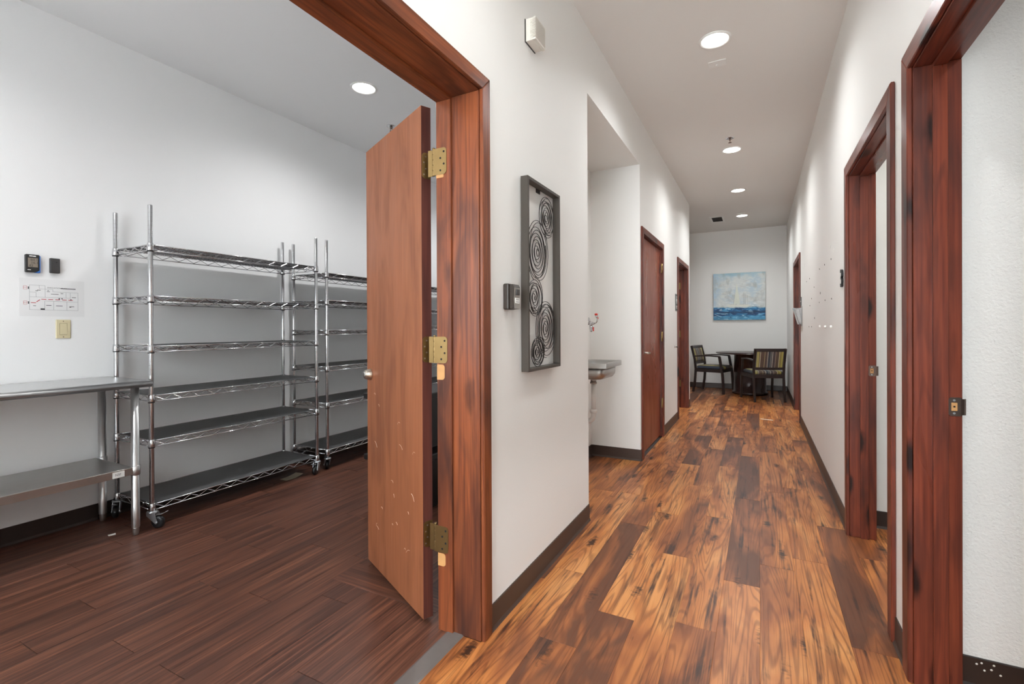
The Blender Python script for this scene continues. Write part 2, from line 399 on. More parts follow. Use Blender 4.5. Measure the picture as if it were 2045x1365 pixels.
# rooms on the right
wall('wall_office', [(WR_T, 3.4, 2.095, 2.25, 0, CZ), (3.4, 3.52, -1.5, 3.62, 0, CZ), (WR_T, 3.4, -1.5, -1.38, 0, CZ)], 'room_paint', 'coarsely textured off-white wall just inside the nearest right door frame')
w2 = wall('wall_closet', [(WR_T, 3.4, 3.505, 3.62, 0, CZ)], 'panel_paint', 'bright white wall seen through the second right door frame')
MB().box(WR_T + 0.001, 3.39, 3.497, 3.505, 0.10, 1.46).part('wall_panel', 'panel_paint', w2, 'light grey lower wall panel')
wall('wall_far_room', [(WR_T, 2.6, 6.3, 6.42, 0, CZ), (WR_T, 2.6, 8.9, 9.02, 0, CZ), (2.6, 2.72, 6.3, 9.02, 0, CZ)], 'room_paint', 'pale wall of the room behind the far right door frame')
MB().box(WL_T, 3.52, YB - 0.12, YE + 0.12, CZ, CZ + 0.1).box(-2.42, WL_T, 5.9, YE + 0.12, CZ, CZ + 0.1).thing('ceiling', 'ceiling_paint', 'beige-grey flat hallway ceiling with a row of round downlights', 'ceiling', kind=ST)
MB().box(SX - 0.12, WL_T, -1.42, 5.9, CZ, CZ + 0.1).thing('ceiling_storeroom', 'store_ceiling_paint', 'flat grey-white storeroom ceiling seen through the open doorway', 'ceiling', kind=ST)

# ------------------------------------------------------------------ floors: slab plus single planks
PT = 0.004
hall_floor = MB().box(-1.055, 3.52, YB, YE, -0.06, -PT).box(-1.46, -1.055, N0, N1 + 0.07, -0.06, -PT).box(-2.42, -1.055, 5.92, YE, -0.06, -PT).thing('floor', 'joint_dark', 'honey and dark brown hickory plank floor of the hallway', 'floor', kind=ST)
store_floor = MB().box(SX, -1.46, -1.3, 5.9, -0.06, -PT).box(-1.46, -1.055, -1.3, 2.77, -0.06, -PT).thing('floor_storeroom', 'store_joint', 'dark reddish brown plank floor of the storeroom', 'floor', kind=ST)
PLANKS = {}
def plank_mesh(w, l, mat, g=0.0009, gap=0.0):
    key = (round(w, 3), round(l, 3), mat)
    if key not in PLANKS:
        m = MB(); a, b = w / 2, l / 2 - gap; c = g
        lo = m.verts([(-a, -b, -PT), (a, -b, -PT), (a, b, -PT), (-a, b, -PT)])
        mi = m.verts([(-a, -b, -c), (a, -b, -c), (a, b, -c), (-a, b, -c)])
        hi = m.verts([(-a + c, -b + c, 0), (a - c, -b + c, 0), (a - c, b - c, 0), (-a + c, b - c, 0)])
        m.bm.faces.new(hi)
        for A, B in ((lo, mi), (mi, hi)):
            for i in range(4): m.bm.faces.new([A[i], A[(i + 1) % 4], B[(i + 1) % 4], B[i]])
        PLANKS[key] = m.mesh('plank', mat)
    return PLANKS[key]
def lay(parent, mat, xs, y0, y1, length, joints=None, seed=1):
    rr = random.Random(seed)
    for i in range(len(xs) - 1):
        a, b = xs[i], xs[i + 1]
        start = (joints or {}).get(round(a, 2), rr.uniform(0, length))
        y = start - length * math.ceil((start - y0) / length)
        while y < y1 - 1e-6:
            s, e = max(y, y0), min(y + length, y1)
            if e - s > 0.01 and not (parent is store_floor and a > -1.47 and s > 2.7):
                inst('plank', plank_mesh(b - a, e - s, mat, gap=0.0011 if parent is store_floor else 0.0), parent, ((a + b) / 2, (s + e) / 2, 0))
            y += length
W = 0.1515
hx = [WL] + [round(W * k, 4) for k in range(-6, 4)]
hx = [x for x in hx if x >= WL - 1e-6 and x < WR - 0.01] + [WR]
JH = {round(hx[1], 2): 2.206, round(hx[3], 2): 1.945, round(-2 * W, 2): 2.014, round(-W, 2): 2.45, 0.0: 2.693, round(W, 2): 1.62, round(2 * W, 2): 2.15, round(hx[2], 2): 2.9, -0.94: 3.3, round(-3 * W, 2): 2.6}
lay(hall_floor, 'hall_plank', hx, -0.35, YE, 1.22, JH, 3)
lay(hall_floor, 'hall_plank', [-1.395, -1.243, -1.0915, WL], N0, N1, 1.22, None, 5)         # niche
lay(hall_floor, 'hall_plank', [-1.02, WL], D1[0], D1[1], 1.22, {-1.02: 0.9}, 6)             # doorway
lay(hall_floor, 'hall_plank', [WR, 0.606, 0.7575, 0.909], R1[0], 2.095, 1.22, None, 8)
lay(hall_floor, 'hall_plank', [WR, 0.606, 0.7575, 0.909], R2[0], 3.497, 1.22, {0.46: 3.0}, 9)
lay(hall_floor, 'hall_plank', [WR, 0.606, 0.7575], R3[0], R3[1], 1.22, None, 10)
lay(hall_floor, 'hall_plank', [-1.698, -1.546, -1.395, -1.243, -1.0915, WL], 7.70, YE, 1.22, None, 11)
lay(hall_floor, 'hall_plank', [-1.07, WL], D3[0], D3[1], 1.22, None, 12)
W2 = 0.155
sx = [SX] + [round(-1.895 + W2 * k, 4) for k in range(-11, 6)]; sx = [x for x in sx if x < -1.10] + [-1.09]
JS = {-1.9: 0.925, -2.2: 1.043, -2.05: 0.45, -2.36: 1.32, -1.74: 1.5, -2.52: 0.75, -2.67: 1.9}
lay(store_floor, 'store_plank', sx, -0.2, 5.6, 0.914, JS, 21)
MB().prism([(-1.092, 0), (-1.018, 0), (-1.026, 0.004), (-1.084, 0.004)], 'Y', D1[0], D1[1]).thing('threshold_strip', 'strip_grey', 'worn grey metal threshold strip between the two plank floors', 'threshold', kind=ST)

# ------------------------------------------------------------------ door frames
def door_frame(name, label, opening, xw, xr, wood_, cas=0.062, top_extra=0.0, stop=None, hinges=(), near=True, proud=0.012):
    """xw: hall face of the wall, xr: far face; casing stands off the hall face towards the hall"""
    y0, y1, zh = opening
    s = 1 if xr < xw else -1                      # +1: hall lies on the +x side
    t = empty(name, (xw, (y0 + y1) / 2, 0), label, 'door frame', kind=ST)
    xa, xb = min(xw, xr), max(xw, xr)
    MB().box(xa, xb, y1, y1 + JT, 0, zh, 0.0015).part('jamb', wood_ + '_Z', t)
    if near: MB().box(xa, xb, y0 - JT, y0, 0, zh, 0.0015).part('jamb', wood_ + '_Z', t)
    MB().box(xa, xb, y0 - JT, y1 + JT, zh, zh + JT, 0.0015).part('head_jamb', wood_ + '_Y', t)
    if stop:
        a, b = min(stop), max(stop)
        MB().box(a, b, y1 - proud, y1, 0, zh - proud, 0.0012).part('door_stop', wood_ + '_Z', t)
        if near: MB().box(a, b, y0, y0 + proud, 0, zh - proud, 0.0012).part('door_stop', wood_ + '_Z', t)
        MB().box(a, b, y0, y1, zh - proud, zh, 0.0012).part('door_stop', wood_ + '_Y', t)
    r = 0.004; ct = 0.016
    zi = zh + r; zo = zh + r + cas + top_extra
    c0, c1 = (xw, xw + ct) if s > 0 else (xw - ct, xw)
    MB().prism([(y1 + r, 0), (y1 + r + cas, 0), (y1 + r + cas, zo), (y1 + r, zi)], 'X', c0, c1, 0.003).part('casing', wood_ + '_Z', t)
    if near: MB().prism([(y0 - r - cas, 0), (y0 - r, 0), (y0 - r, zi), (y0 - r - cas, zo)], 'X', c0, c1, 0.003).part('casing', wood_ + '_Z', t)
    MB().prism([(y0 - r, zi), (y1 + r, zi), (y1 + r + cas, zo), (y0 - r - cas, zo)], 'X', c0, c1, 0.003).part('casing', wood_ + '_Y', t)
    return t
f1 = door_frame('trim_1', 'wide brown stained wooden frame of the open storeroom doorway', D1, WL, WL_T, 'frame_wood', 0.058, 0, (-1.13, -1.062), proud=0.010)
f2 = door_frame('trim_2', 'reddish wooden frame round the closed hallway door', D2, WL, -1.07, 'red_wood', 0.06, 0)
f3 = door_frame('trim_3', 'reddish wooden frame of the open doorway at the far end of the left wall', D3, WL, -1.07, 'red_wood', 0.06, 0, (-1.03, -0.99))
f4 = door_frame('trim_4', 'knotty red-brown wooden frame nearest on the right wall', R1, WR, WR_T, 'red_wood', 0.07, -0.005, (0.503, 0.541))
f5 = door_frame('trim_5', 'dark red wooden frame of the second doorway on the right wall', R2, WR, WR_T, 'red_wood', 0.062, 0, (0.503, 0.541))
f6 = door_frame('trim_6', 'reddish wooden frame of the far doorway on the right, beside the chairs', R3, WR, WR_T, 'red_wood', 0.062, 0, (0.503, 0.541))
def strike(frame, y, z, x0, x1):
    m = MB(); yy = y - 0.002
    c = 0.006; hz = 0.03
    m.prism([(x0, z - hz + c), (x0 + c, z - hz), (x1, z - hz), (x1, z + hz), (x0 + c, z + hz), (x0, z + hz - c)], 'Y', yy, y)
    m.sweep([(x1, yy + 0.001, z), (x1 + 0.008, yy + 0.002, z), (x1 + 0.013, yy + 0.007, z), (x1 + 0.014, yy + 0.014, z)], [(-0.026, -0.001), (0.026, -0.001), (0.026, 0.001), (-0.026, 0.001)], (0, 0, 1))
    o = m.part('strike_plate', 'bronze_plate', frame, 'dark metal strike plate')
    MB().box(x0 + 0.007, x0 + 0.022, yy - 0.0006, yy, z - 0.013, z + 0.013).part('latch_hole', 'bare_wood', o)
    MB().box(x0 + 0.012, x0 + 0.017, yy - 0.0009, yy - 0.0006, z - 0.002, z + 0.003).part('screw_hole', 'hole', o)
    for dz in (-0.021, 0.021):
        MB().lathe([(0.0035, -0.001), (0.0032, 0)], (x0 + 0.014, yy, z + dz), 'Y', 10).part('screw', 'zinc', o)
strike(f4, R1[1], 0.93, 0.543, 0.574); strike(f5, R2[1], 0.942, 0.543, 0.574)
# jamb hinges of the far left frame
for z in (1.80, 1.09, 0.36):
    MB().box(-1.066, -1.034, D3[1] - 0.002, D3[1], z - 0.05, z + 0.05, 0.0008).part('hinge_leaf', 'brass', f3, 'small brass hinge leaf')

# ------------------------------------------------------------------ baseboards (rubber cove base)
def base(name, a, b, nx, ny, mat, label, h=0.10):
    """strip from a to b (x, y) along a wall whose room side is (nx, ny)"""
    d = Vector((b[0] - a[0], b[1] - a[1], 0)).normalized(); n = Vector((nx, ny, 0)); m = MB()
    prof = [(0, 0), (0.013, 0), (0.010, 0.004), (0.0055, 0.014), (0.005, h - 0.003), (0.003, h), (0, h)]
    A = m.verts([Vector((a[0], a[1], 0)) + n * p + Vector((0, 0, q)) for p, q in prof])
    B = m.verts([Vector((b[0], b[1], 0)) + n * p + Vector((0, 0, q)) for p, q in prof])
    fs = [m.bm.faces.new(A), m.bm.faces.new(B[::-1])]
    for i in range(len(prof)):
        j = (i + 1) % len(prof); fs.append(m.bm.faces.new([A[i], B[i], B[j], A[j]]))
    bmesh.ops.recalc_face_normals(m.bm, faces=fs)
    return m.thing(name, mat, label, 'baseboard', kind=ST)
co_ = lambda fr, w: fr + 0.004 + w
base('baseboard_left', (WL, co_(D1[1], 0.058)), (WL, N0), 1, 0, 'rubber_base', 'dark brown rubber baseboard below the framed wire art')
base('baseboard_niche', (NX, N1), (WL + 0.006, N1), 0, -1, 'rubber_base', 'dark brown rubber baseboard at the far side of the sink recess')
base('baseboard_niche_back', (NX, N0), (NX, N1), 1, 0, 'rubber_base', 'dark brown rubber baseboard at the back of the sink recess')
base('baseboard_left_middle', (WL, N1), (WL, D2[0] - 0.064), 1, 0, 'rubber_base', 'short stub of brown baseboard before the closed door')
base('baseboard_left_far', (WL, D2[1] + 0.064), (WL, D3[0] - 0.064), 1, 0, 'rubber_base', 'brown rubber baseboard between the two far left door frames')
base('baseboard_left_corner', (WL, D3[1] + 0.064), (WL, 7.70), 1, 0, 'rubber_base', 'short brown baseboard at the far left wall corner')
base('baseboard_end', (-2.3, YE), (WR, YE), 0, -1, 'rubber_base', 'dark baseboard behind the chairs at the end of the hall')
base('baseboard_right_near', (WR, R1[1] + 0.074), (WR, R2[0] - 0.066), -1, 0, 'rubber_base', 'short brown baseboard between the two near right door frames')
base('baseboard_right', (WR, R2[1] + 0.066), (WR, R3[0] - 0.066), -1, 0, 'rubber_base', 'long brown rubber baseboard along the right hallway wall')
base('baseboard_right_far', (WR, R3[1] + 0.066), (WR, YE), -1, 0, 'rubber_base', 'dark baseboard on the right beside the far chair')
base('baseboard_storeroom', (SX, -1.3), (SX, 5.8), 1, 0, 'store_base', 'nearly black rubber baseboard behind the steel table')
base('baseboard_office', (WR_T, 2.095), (2.2, 2.095), 0, -1, 'store_base', 'dark baseboard with paint specks inside the nearest right door frame')
base('baseboard_closet', (WR_T, 3.497), (2.2, 3.497), 0, -1, 'store_base', 'black baseboard seen through the second right doorway')
inst('plank', plank_mesh(0.168, 0.60, 'store_plank'), store_floor, (-1.505, 1.702, 0.0011), PI / 2, 'replacement plank laid across the others')
bo = bpy.data.objects['baseboard_office']
for x, z in ((0.644, 0.086), (0.674, 0.087), (0.632, 0.080), (0.668, 0.071), (0.651, 0.064), (0.690, 0.060)):
    MB().lathe([(0.0035, 0), (0.002, -0.0008)], (x, 2.0895, z), 'Y', 8).part('paint_speck', 'filler', bo)

# ================================================================== LAMPS AND CEILING FITTINGS
def spot(name, x, y, watts, col, size=150, blend=0.5, radius=0.07, z=CZ - 0.02, parent=None):
    ld = bpy.data.lights.new(name, 'SPOT'); ld.energy = watts; ld.color = col; ld.spot_size = math.radians(size); ld.spot_blend = blend
    ld.shadow_soft_size = radius
    o = bpy.data.objects.new(name, ld); COL.objects.link(o)
    if parent is None: o.location = (x, y, z)
    else: o.parent = parent; o.location = Vector((x, y, z)) - world_of(parent)
    return o
def downlight(x, y, label, group, lamp, watts, col, r=0.083, size=158):
    t = empty('recessed_downlight', (x, y, CZ - 0.008), label, 'ceiling light', group)
    MB().lathe([(r + 0.017, CZ), (r + 0.016, CZ - 0.004), (r + 0.006, CZ - 0.008), (r, CZ - 0.006), (r - 0.002, CZ)], (x, y, 0), 'Z', 36).part('trim_ring', 'white_plastic', t)
    MB().lathe([(0, CZ - 0.0035), (r * 0.7, CZ - 0.0035), (r - 0.001, CZ - 0.002)], (x, y, 0), 'Z', 36).part('lens', lamp, t, 'glowing round lens')
    spot('lamp', x, y, watts, col, size, 1.0, r * 0.9, parent=t)
for i, y in enumerate((-0.95, 1.2, 3.36, 5.52, 7.2, 8.86)):
    lab = ['round downlight behind the viewpoint', 'round downlight overhead, above the storeroom doorway', 'bright glaring round downlight nearest in the hallway ceiling',
           'round downlight just below the hallway sprinkler head', 'third round downlight down the hallway ceiling', 'farthest round downlight beside the ceiling vent'][i]
    downlight(-0.25, y, lab, 'hallway downlights', 'lamp_hall', HALL_W * (0.62 if i == 1 else 1.0), HALL_C)
for i, (x, y) in enumerate(((-2.71, 2.76), (-2.71, 0.35), (-2.71, 4.75))):
    downlight(x, y, ['round downlight glowing on the storeroom ceiling above the open door', 'storeroom downlight on the near side, out of view', 'storeroom downlight on the far side, hidden by the open door'][i],
              'storeroom downlights', 'lamp_store', STORE_W, STORE_C, 0.085, 160)
downlight(1.6, 0.9, 'round downlight in the room at the nearest right doorway', 'side room downlights', 'lamp_hall', 110, HALL_C, 0.083, 160)
downlight(1.5, 2.85, 'round downlight in the room at the second right doorway', 'side room downlights', 'lamp_hall', 80, STORE_C, 0.083, 160)
downlight(1.5, 7.6, 'round downlight in the room at the far right doorway', 'side room downlights', 'lamp_hall', 120, STORE_C, 0.083, 160)
downlight(-1.7, 6.9, 'round downlight in the room at the far left doorway', 'side room downlights', 'lamp_hall', 60, HALL_C, 0.083, 160)

def sprinkler(x, y, label):
    t = empty('sprinkler_head', (x, y, CZ - 0.05), label, 'sprinkler', 'ceiling sprinkler heads')
    MB().lathe([(0.042, CZ), (0.042, CZ - 0.003), (0.03, CZ - 0.008), (0.014, CZ - 0.006), (0.013, CZ)], (x, y, 0), 'Z', 24).part('escutcheon', 'chrome', t)
    MB().lathe([(0.011, CZ), (0.011, CZ - 0.018), (0.007, CZ - 0.02), (0.007, CZ - 0.026)], (x, y, 0), 'Z', 14).part('body', 'bronze_plate', t)
    m = MB()
    for s in (-1, 1): m.bar([(x, y + s * 0.012, CZ - 0.018), (x, y + s * 0.016, CZ - 0.03), (x, y + s * 0.003, CZ - 0.044)], 0.004, 0.004, (1, 0, 0))
    m.part('yoke', 'bronze_plate', t)
    MB().lathe([(0.004, CZ - 0.043), (0.016, CZ - 0.046), (0.016, CZ - 0.048), (0.003, CZ - 0.05)], (x, y, 0), 'Z', 16).part('deflector', 'bronze_plate', t)
sprinkler(-0.25, 5.17, 'small metal sprinkler head above the second hallway downlight')
sprinkler(-3.0, 3.40, 'chrome sprinkler head on the storeroom ceiling by the open door top')
def ceiling_plate(y, label):
    t = empty('detector_plate', (-0.257, y, CZ - 0.006), label, 'detector', 'ceiling detector plates')
    MB().box(-0.315, -0.199, y - 0.042, y + 0.042, CZ - 0.006, CZ, 0.002).part('cover', 'white_plastic', t)
    MB().lathe([(0.007, CZ - 0.012), (0.008, CZ - 0.006)], (-0.262, y + 0.01, 0), 'Z', 12).part('lens', 'lcd_white', t)
ceiling_plate(3.665, 'small white rectangular plate on the ceiling under the nearest hallway light')
ceiling_plate(8.66, 'small white rectangular plate on the ceiling by the farthest light')
t = empty('ceiling_vent', (-0.635, 8.96, CZ - 0.008), 'small white louvred air vent in the far hallway ceiling', 'vent')
x0, x1, y0, y1 = -0.745, -0.525, 8.72, 9.20
m = MB()
for b in ((x0, x1, y0, y0 + 0.05), (x0, x1, y1 - 0.05, y1), (x0, x0 + 0.03, y0 + 0.05, y1 - 0.05), (x1 - 0.03, x1, y0 + 0.05, y1 - 0.05)): m.box(*b, CZ - 0.008, CZ)
m.part('frame', 'white_plastic', t)
MB().box(x0 + 0.03, x1 - 0.03, y0 + 0.05, y1 - 0.05, CZ - 0.002, CZ).part('opening', 'hole', t)
for k in range(4):
    yy = y0 + 0.10 + k * 0.09
    MB().bar([(x0 + 0.03, yy, CZ - 0.006), (x1 - 0.03, yy, CZ - 0.006)], 0.045, 0.003, (0, 0.93, 0.1)).part('slat', 'vent_dark', t)

# ================================================================== DOORS
d = Vector((-0.897, 0.443, 0)).normalized()
L = 0.632
door1 = empty('door_1', (-1.203, 1.536, 0), 'open brown veneer door leaf with brass hinges and a keyed deadbolt', 'door', kind=ST, rz=math.atan2(d.y, d.x))
MB().box(0, L, -0.0435, 0, 0.018, 2.085, 0.0012).part('leaf', 'door_wood_Z', door1, local=True)
MB().box(-0.0012, 0, -0.0425, -0.001, 0.02, 2.083).part('edge_band', 'edge_wood', door1, 'dark stained hinge edge', local=True)
def rounded(w, h, r, flat_left=True, n=5):
    """outline from x 0 to w, rounded on the +x corners"""
    pts = [(0, -h), (w - r, -h)]
    for k in range(1, n + 1): a = -PI / 2 + PI / 2 * k / n; pts.append((w - r + r * math.cos(a), -h + r + r * math.sin(a)))
    for k in range(n + 1): a = PI / 2 * k / n; pts.append((w - r + r * math.cos(a), h - r + r * math.sin(a)))
    return pts + [(0, h)]
jamb_y = D1[1] - 0.010
for z in (1.845, 1.105, 0.36):
    hw, hh = 0.038, 0.052
    m = MB()                                                   # leaf on the door edge: runs back towards the barrel
    m.prism([(-0.041 + a, z + b) for a, b in rounded(hw, hh, 0.014)], 'X', -0.0035, -0.0012)
    hin = m.part('hinge', 'brass', door1, 'brass butt hinge with rounded corners', local=True)
    for k, (a, b) in enumerate(((0.022, 0.036), (0.030, 0.012), (0.022, -0.012), (0.030, -0.036))):
        MB().lathe([(0.0036, -0.0042), (0.0034, -0.0035)], (0, -0.041 + a, z + b), 'X', 10).part('screw', 'nickel', hin, local=True)
    # leaf on the jamb with the knuckles
    px, py = WL_T - 0.014, jamb_y + 0.004
    m = MB(); m.prism([(WL_T - 0.012 + a, z + b) for a, b in rounded(0.062, hh, 0.014)], 'Y', jamb_y - 0.0022, jamb_y)
    hj = m.part('hinge_leaf', 'brass', f1, 'brass hinge leaf let into the jamb')
    for k, (a, b) in enumerate(((0.050, 0.036), (0.034, 0.012), (0.050, -0.012), (0.034, -0.036))):
        MB().lathe([(0.0042, -0.0029), (0.004, -0.0022)], (WL_T - 0.012 + a, jamb_y, z + b), 'Y', 10).part('screw_hole', 'hole', hj)
    m = MB()
    for k in range(5):
        m.lathe([(0.0062, z - hh + k * 0.0208 + 0.0006), (0.0066, z - hh + k * 0.0208 + 0.002), (0.0066, z - hh + k * 0.0208 + 0.0188), (0.0062, z - hh + k * 0.0208 + 0.0202)], (px, py, 0), 'Z', 14)
    m.lathe([(0.0045, z + hh), (0.0062, z + hh + 0.002), (0.005, z + hh + 0.006)], (px, py, 0), 'Z', 12)
    m.part('hinge_barrel', 'brass', f1)
    MB().box(-1.172, px - 0.004, py + 0.0, py + 0.0022, z - hh, z + hh).part('hinge_web', 'brass', f1)
# bare patches of wood below the hinges
for z, h in ((1.787, 0.006), (1.018, 0.030), (0.280, 0.025)):
    MB().prism([(WL_T + a * 1.0, z + b) for a, b in rounded(0.036, h, min(h * 0.6, 0.012))], 'Y', jamb_y - 0.0006, jamb_y + 0.0005).part('bare_patch', 'bare_wood', f1, 'pale patch of bare wood')
db = MB().lathe([(0.0285, 0), (0.0285, 0.003), (0.0215, 0.029), (0.019, 0.031)], (L - 0.048, 0, 0.962), 'Y', 28).part('deadbolt', 'nickel', door1, 'satin nickel tapered deadbolt cylinder', local=True)
MB().lathe([(0.0165, 0.031), (0.016, 0.034), (0.0, 0.034)], (L - 0.048, 0, 0.962), 'Y', 20).part('cylinder_core', 'brushed_steel', db, local=True)
MB().box(L - 0.050, L - 0.046, 0.034, 0.0345, 0.954, 0.970).part('keyway', 'hole', db, local=True)
rs = random.Random(4)
for k in range(17):                                            # scratches on the lower half of the leaf
    cx, cz = rs.uniform(0.06, 0.56), rs.uniform(0.15, 0.98); a = rs.uniform(-0.9, 0.9); ln = rs.uniform(0.01, 0.045)
    pts = [(cx + (q - 0.5) * ln * math.cos(a), 0.0002, cz + (q - 0.5) * ln * math.sin(a) + 0.006 * math.sin(q * PI)) for q in (0, 0.25, 0.5, 0.75, 1)]
    MB().tube(pts, 0.0007, 4).part('scratch', 'scuff', door1, local=True)
# closed door further along
door2 = empty('door_2', (-1.0, (D2[0] + D2[1]) / 2, 0), 'closed reddish brown flush door with a lever handle', 'door', kind=ST)
MB().box(-1.005, -0.962, D2[0] + 0.003, D2[1] - 0.003, 0.016, D2[2] - 0.004, 0.001).part('leaf', 'flush_door_wood', door2)
m = MB(); m.lathe([(0.028, 0), (0.028, 0.006), (0.018, 0.010)], (-0.962, D2[0] + 0.065, 0.955), 'X', 20)
hd = m.part('rose', 'nickel', door2)
m = MB(); m.tube([(-0.952, D2[0] + 0.065, 0.955), (-0.905, D2[0] + 0.065, 0.955)], 0.009, 10)
m.bar([(-0.908, D2[0] + 0.058, 0.955), (-0.906, D2[0] + 0.12, 0.952), (-0.910, D2[0] + 0.175, 0.949)], 0.012, 0.018, (1, 0, 0))
m.part('lever_handle', 'nickel', door2, 'silver lever handle')
for z in (1.83, 1.09, 0.37):
    MB().lathe([(0.0065, z - 0.052), (0.0065, z + 0.052)], (-0.936, D2[1] - 0.001, 0), 'Z', 12).box(-0.941, -0.937, D2[1] - 0.03, D2[1] - 0.001, z - 0.05, z + 0.05).part('hinge', 'brass', door2, 'brass hinge')
# door bumper on the left wall
t = empty('door_bumper', (WL + 0.012, 6.235, 0.935), 'tiny metal door bumper on the wall before the far left frame', 'door stop')
MB().lathe([(0.014, 0), (0.014, 0.004), (0.006, 0.006), (0.006, 0.028)], (WL, 6.235, 0.945), 'X', 14).part('stem', 'chrome', t)
MB().lathe([(0.009, 0.028), (0.010, 0.032), (0.008, 0.038)], (WL, 6.235, 0.945), 'X', 14).part('tip', 'black_plastic', t)

# ================================================================== STOREROOM: wire racks
SH_L, SH_W = 1.204, 0.412       # post to post
def truss(m, a, b, side, rail=0.0032, wire=0.0021, drop=0.034, pitch=0.052):
    a, b = Vector(a), Vector(b); n = max(2, int(round((b - a).length / pitch)))
    m.tube([a, b], rail, 6); m.tube([a - Vector((0, 0, drop)), b - Vector((0, 0, drop))], rail, 6)
    pts = []
    for i in range(n + 1):
        p = a.lerp(b, (i + 0.0) / n) if n else a
        pts.append(p - Vector((0, 0, 0.004 if i % 2 == 0 else drop - 0.004)))
    m.tube(pts, wire, 5)
m = MB(); g = 0.016; X0, X1, Y0, Y1 = -SH_W / 2, SH_W / 2, -SH_L / 2, SH_L / 2
truss(m, (X1, Y0 + g, 0), (X1, Y1 - g, 0), None); truss(m, (X0, Y0 + g, 0), (X0, Y1 - g, 0), None)
truss(m, (X0 + g, Y0, 0), (X1 - g, Y0, 0), None); truss(m, (X0 + g, Y1, 0), (X1 - g, Y1, 0), None)
SHELF_FRAME = m.mesh('shelf', 'chrome')
m = MB()
k = Y0 + 0.03
while k < Y1 - 0.02:
    m.tube([(X0, k, -0.003), (X1, k, -0.003)], 0.0018, 4); k += 0.0255
for q in (-0.1, 0.0, 0.1): m.tube([(q, Y0, -0.008), (q, Y1, -0.008)], 0.003, 6)
DECK = m.mesh('deck_wires', 'chrome')
LINER = MB().box(X0 + 0.006, X1 - 0.006, Y0 + 0.012, Y1 - 0.012, -0.0005, 0.0012).mesh('liner', 'liner_grey')
COLLAR = MB().lathe([(0.0152, 0.006), (0.0165, 0.004), (0.0200, -0.036), (0.0190, -0.038), (0.0135, -0.038)], (0, 0, 0), 'Z', 18).mesh('collar', 'chrome')
CLIP = MB().lathe([(0.0135, -0.036), (0.0172, -0.038), (0.0170, -0.044), (0.0135, -0.044)], (0, 0, 0), 'Z', 16).mesh('clip', 'black_plastic')
def post_mesh(z0, z1):
    return MB().lathe([(0.0118, z0), (0.0127, z0 + 0.002), (0.0127, z1 - 0.003), (0.0115, z1)], (0, 0, 0), 'Z', 16).mesh('post', 'chrome')
def groove_mesh(z0, z1):
    m = MB(); z = z0 + 0.0254
    while z < z1 - 0.01: m.lathe([(0.0126, z - 0.0005), (0.01285, z - 0.0004), (0.01285, z + 0.0004), (0.0126, z + 0.0005)], (0, 0, 0), 'Z', 12); z += 0.0254
    return m.mesh('groove_rings', 'charcoal')
def caster_meshes():
    m = MB(); m.lathe([(0.008, 0.118), (0.008, 0.104)], (0, 0, 0), 'Z', 12)
    m.lathe([(0.024, 0.104), (0.028, 0.100), (0.028, 0.094), (0.024, 0.090)], (0, 0, 0), 'Z', 18)
    for s in (-1, 1):
        m.prism([(-0.022, 0.096), (0.026, 0.096), (0.030, 0.080), (0.046, 0.040), (0.036, 0.030), (0.026, 0.036), (-0.020, 0.078)], 'Y', s * 0.019 - 0.0012, s * 0.019 + 0.0012)
    m.box(-0.022, 0.026, -0.019, 0.019, 0.094, 0.097)
    m.lathe([(0.006, -0.024), (0.006, 0.024)], (0.036, 0, 0.038), 'Y', 12)
    fork = m.mesh('caster', 'zinc')
    wheel = MB().lathe([(0.010, -0.015), (0.026, -0.015), (0.034, -0.012), (0.0378, -0.006), (0.0378, 0.006), (0.034, 0.012), (0.026, 0.015), (0.010, 0.015)], (0.036, 0, 0.038), 'Y', 24).mesh('wheel', 'tyre')
    brake = MB().bar([(0.030, 0.0, 0.082), (0.062, 0.0, 0.086), (0.088, 0.0, 0.100)], 0.022, 0.003, (0, 1, 0)).mesh('brake_lever', 'zinc')
    return fork, wheel, brake
POSTS = post_mesh(0.112, 1.937); GROOVES = groove_mesh(0.112, 1.937)
FORK, WHEEL, BRAKE = caster_meshes()
def rack(cy, levels, label, casters):
    cx = -3.446
    t = empty('wire_shelving_rack', (cx, cy, 0), label, 'shelving rack', 'wire shelving racks in the storeroom')
    corners = [(X1, Y0), (X1, Y1), (X0, Y0), (X0, Y1)]
    for i, (x, y) in enumerate(corners):
        inst('groove_rings', GROOVES, inst('post', POSTS, t, (x, y, 0)))['kind'] = 'stuff'
        a = casters[i]
        c = inst('caster', FORK, t, (x, y, 0), a); inst('wheel', WHEEL, c); inst('brake_lever', BRAKE, c)
    for z in levels:
        s = inst('shelf', SHELF_FRAME, t, (0, 0, z)); inst('deck_wires', DECK, s)['kind'] = 'stuff'; inst('liner', LINER, s)
        for x, y in corners:
            inst('collar', COLLAR, s, (x, y, 0.002)); inst('clip', CLIP, s, (x, y, 0.002))
    return t
rack(2.149, (0.140, 0.522, 0.793, 1.090, 1.392, 1.700), 'chrome wire rack with six grey lined shelves, right of the steel table', (0.5, -1.1, -0.6, 3.6))
rack(3.461, (0.165, 0.560, 0.868, 1.176, 1.430, 1.662), 'chrome wire rack half hidden behind the open door, next to the first rack', (2.6, 0.4, 1.0, 2.0))
rack(4.773, (0.335, 0.575, 0.800, 1.212, 1.392, 1.650), 'farthest chrome wire rack, glimpsed through the gap behind the door', (0.4, 2.2, 1.0, 2.0))
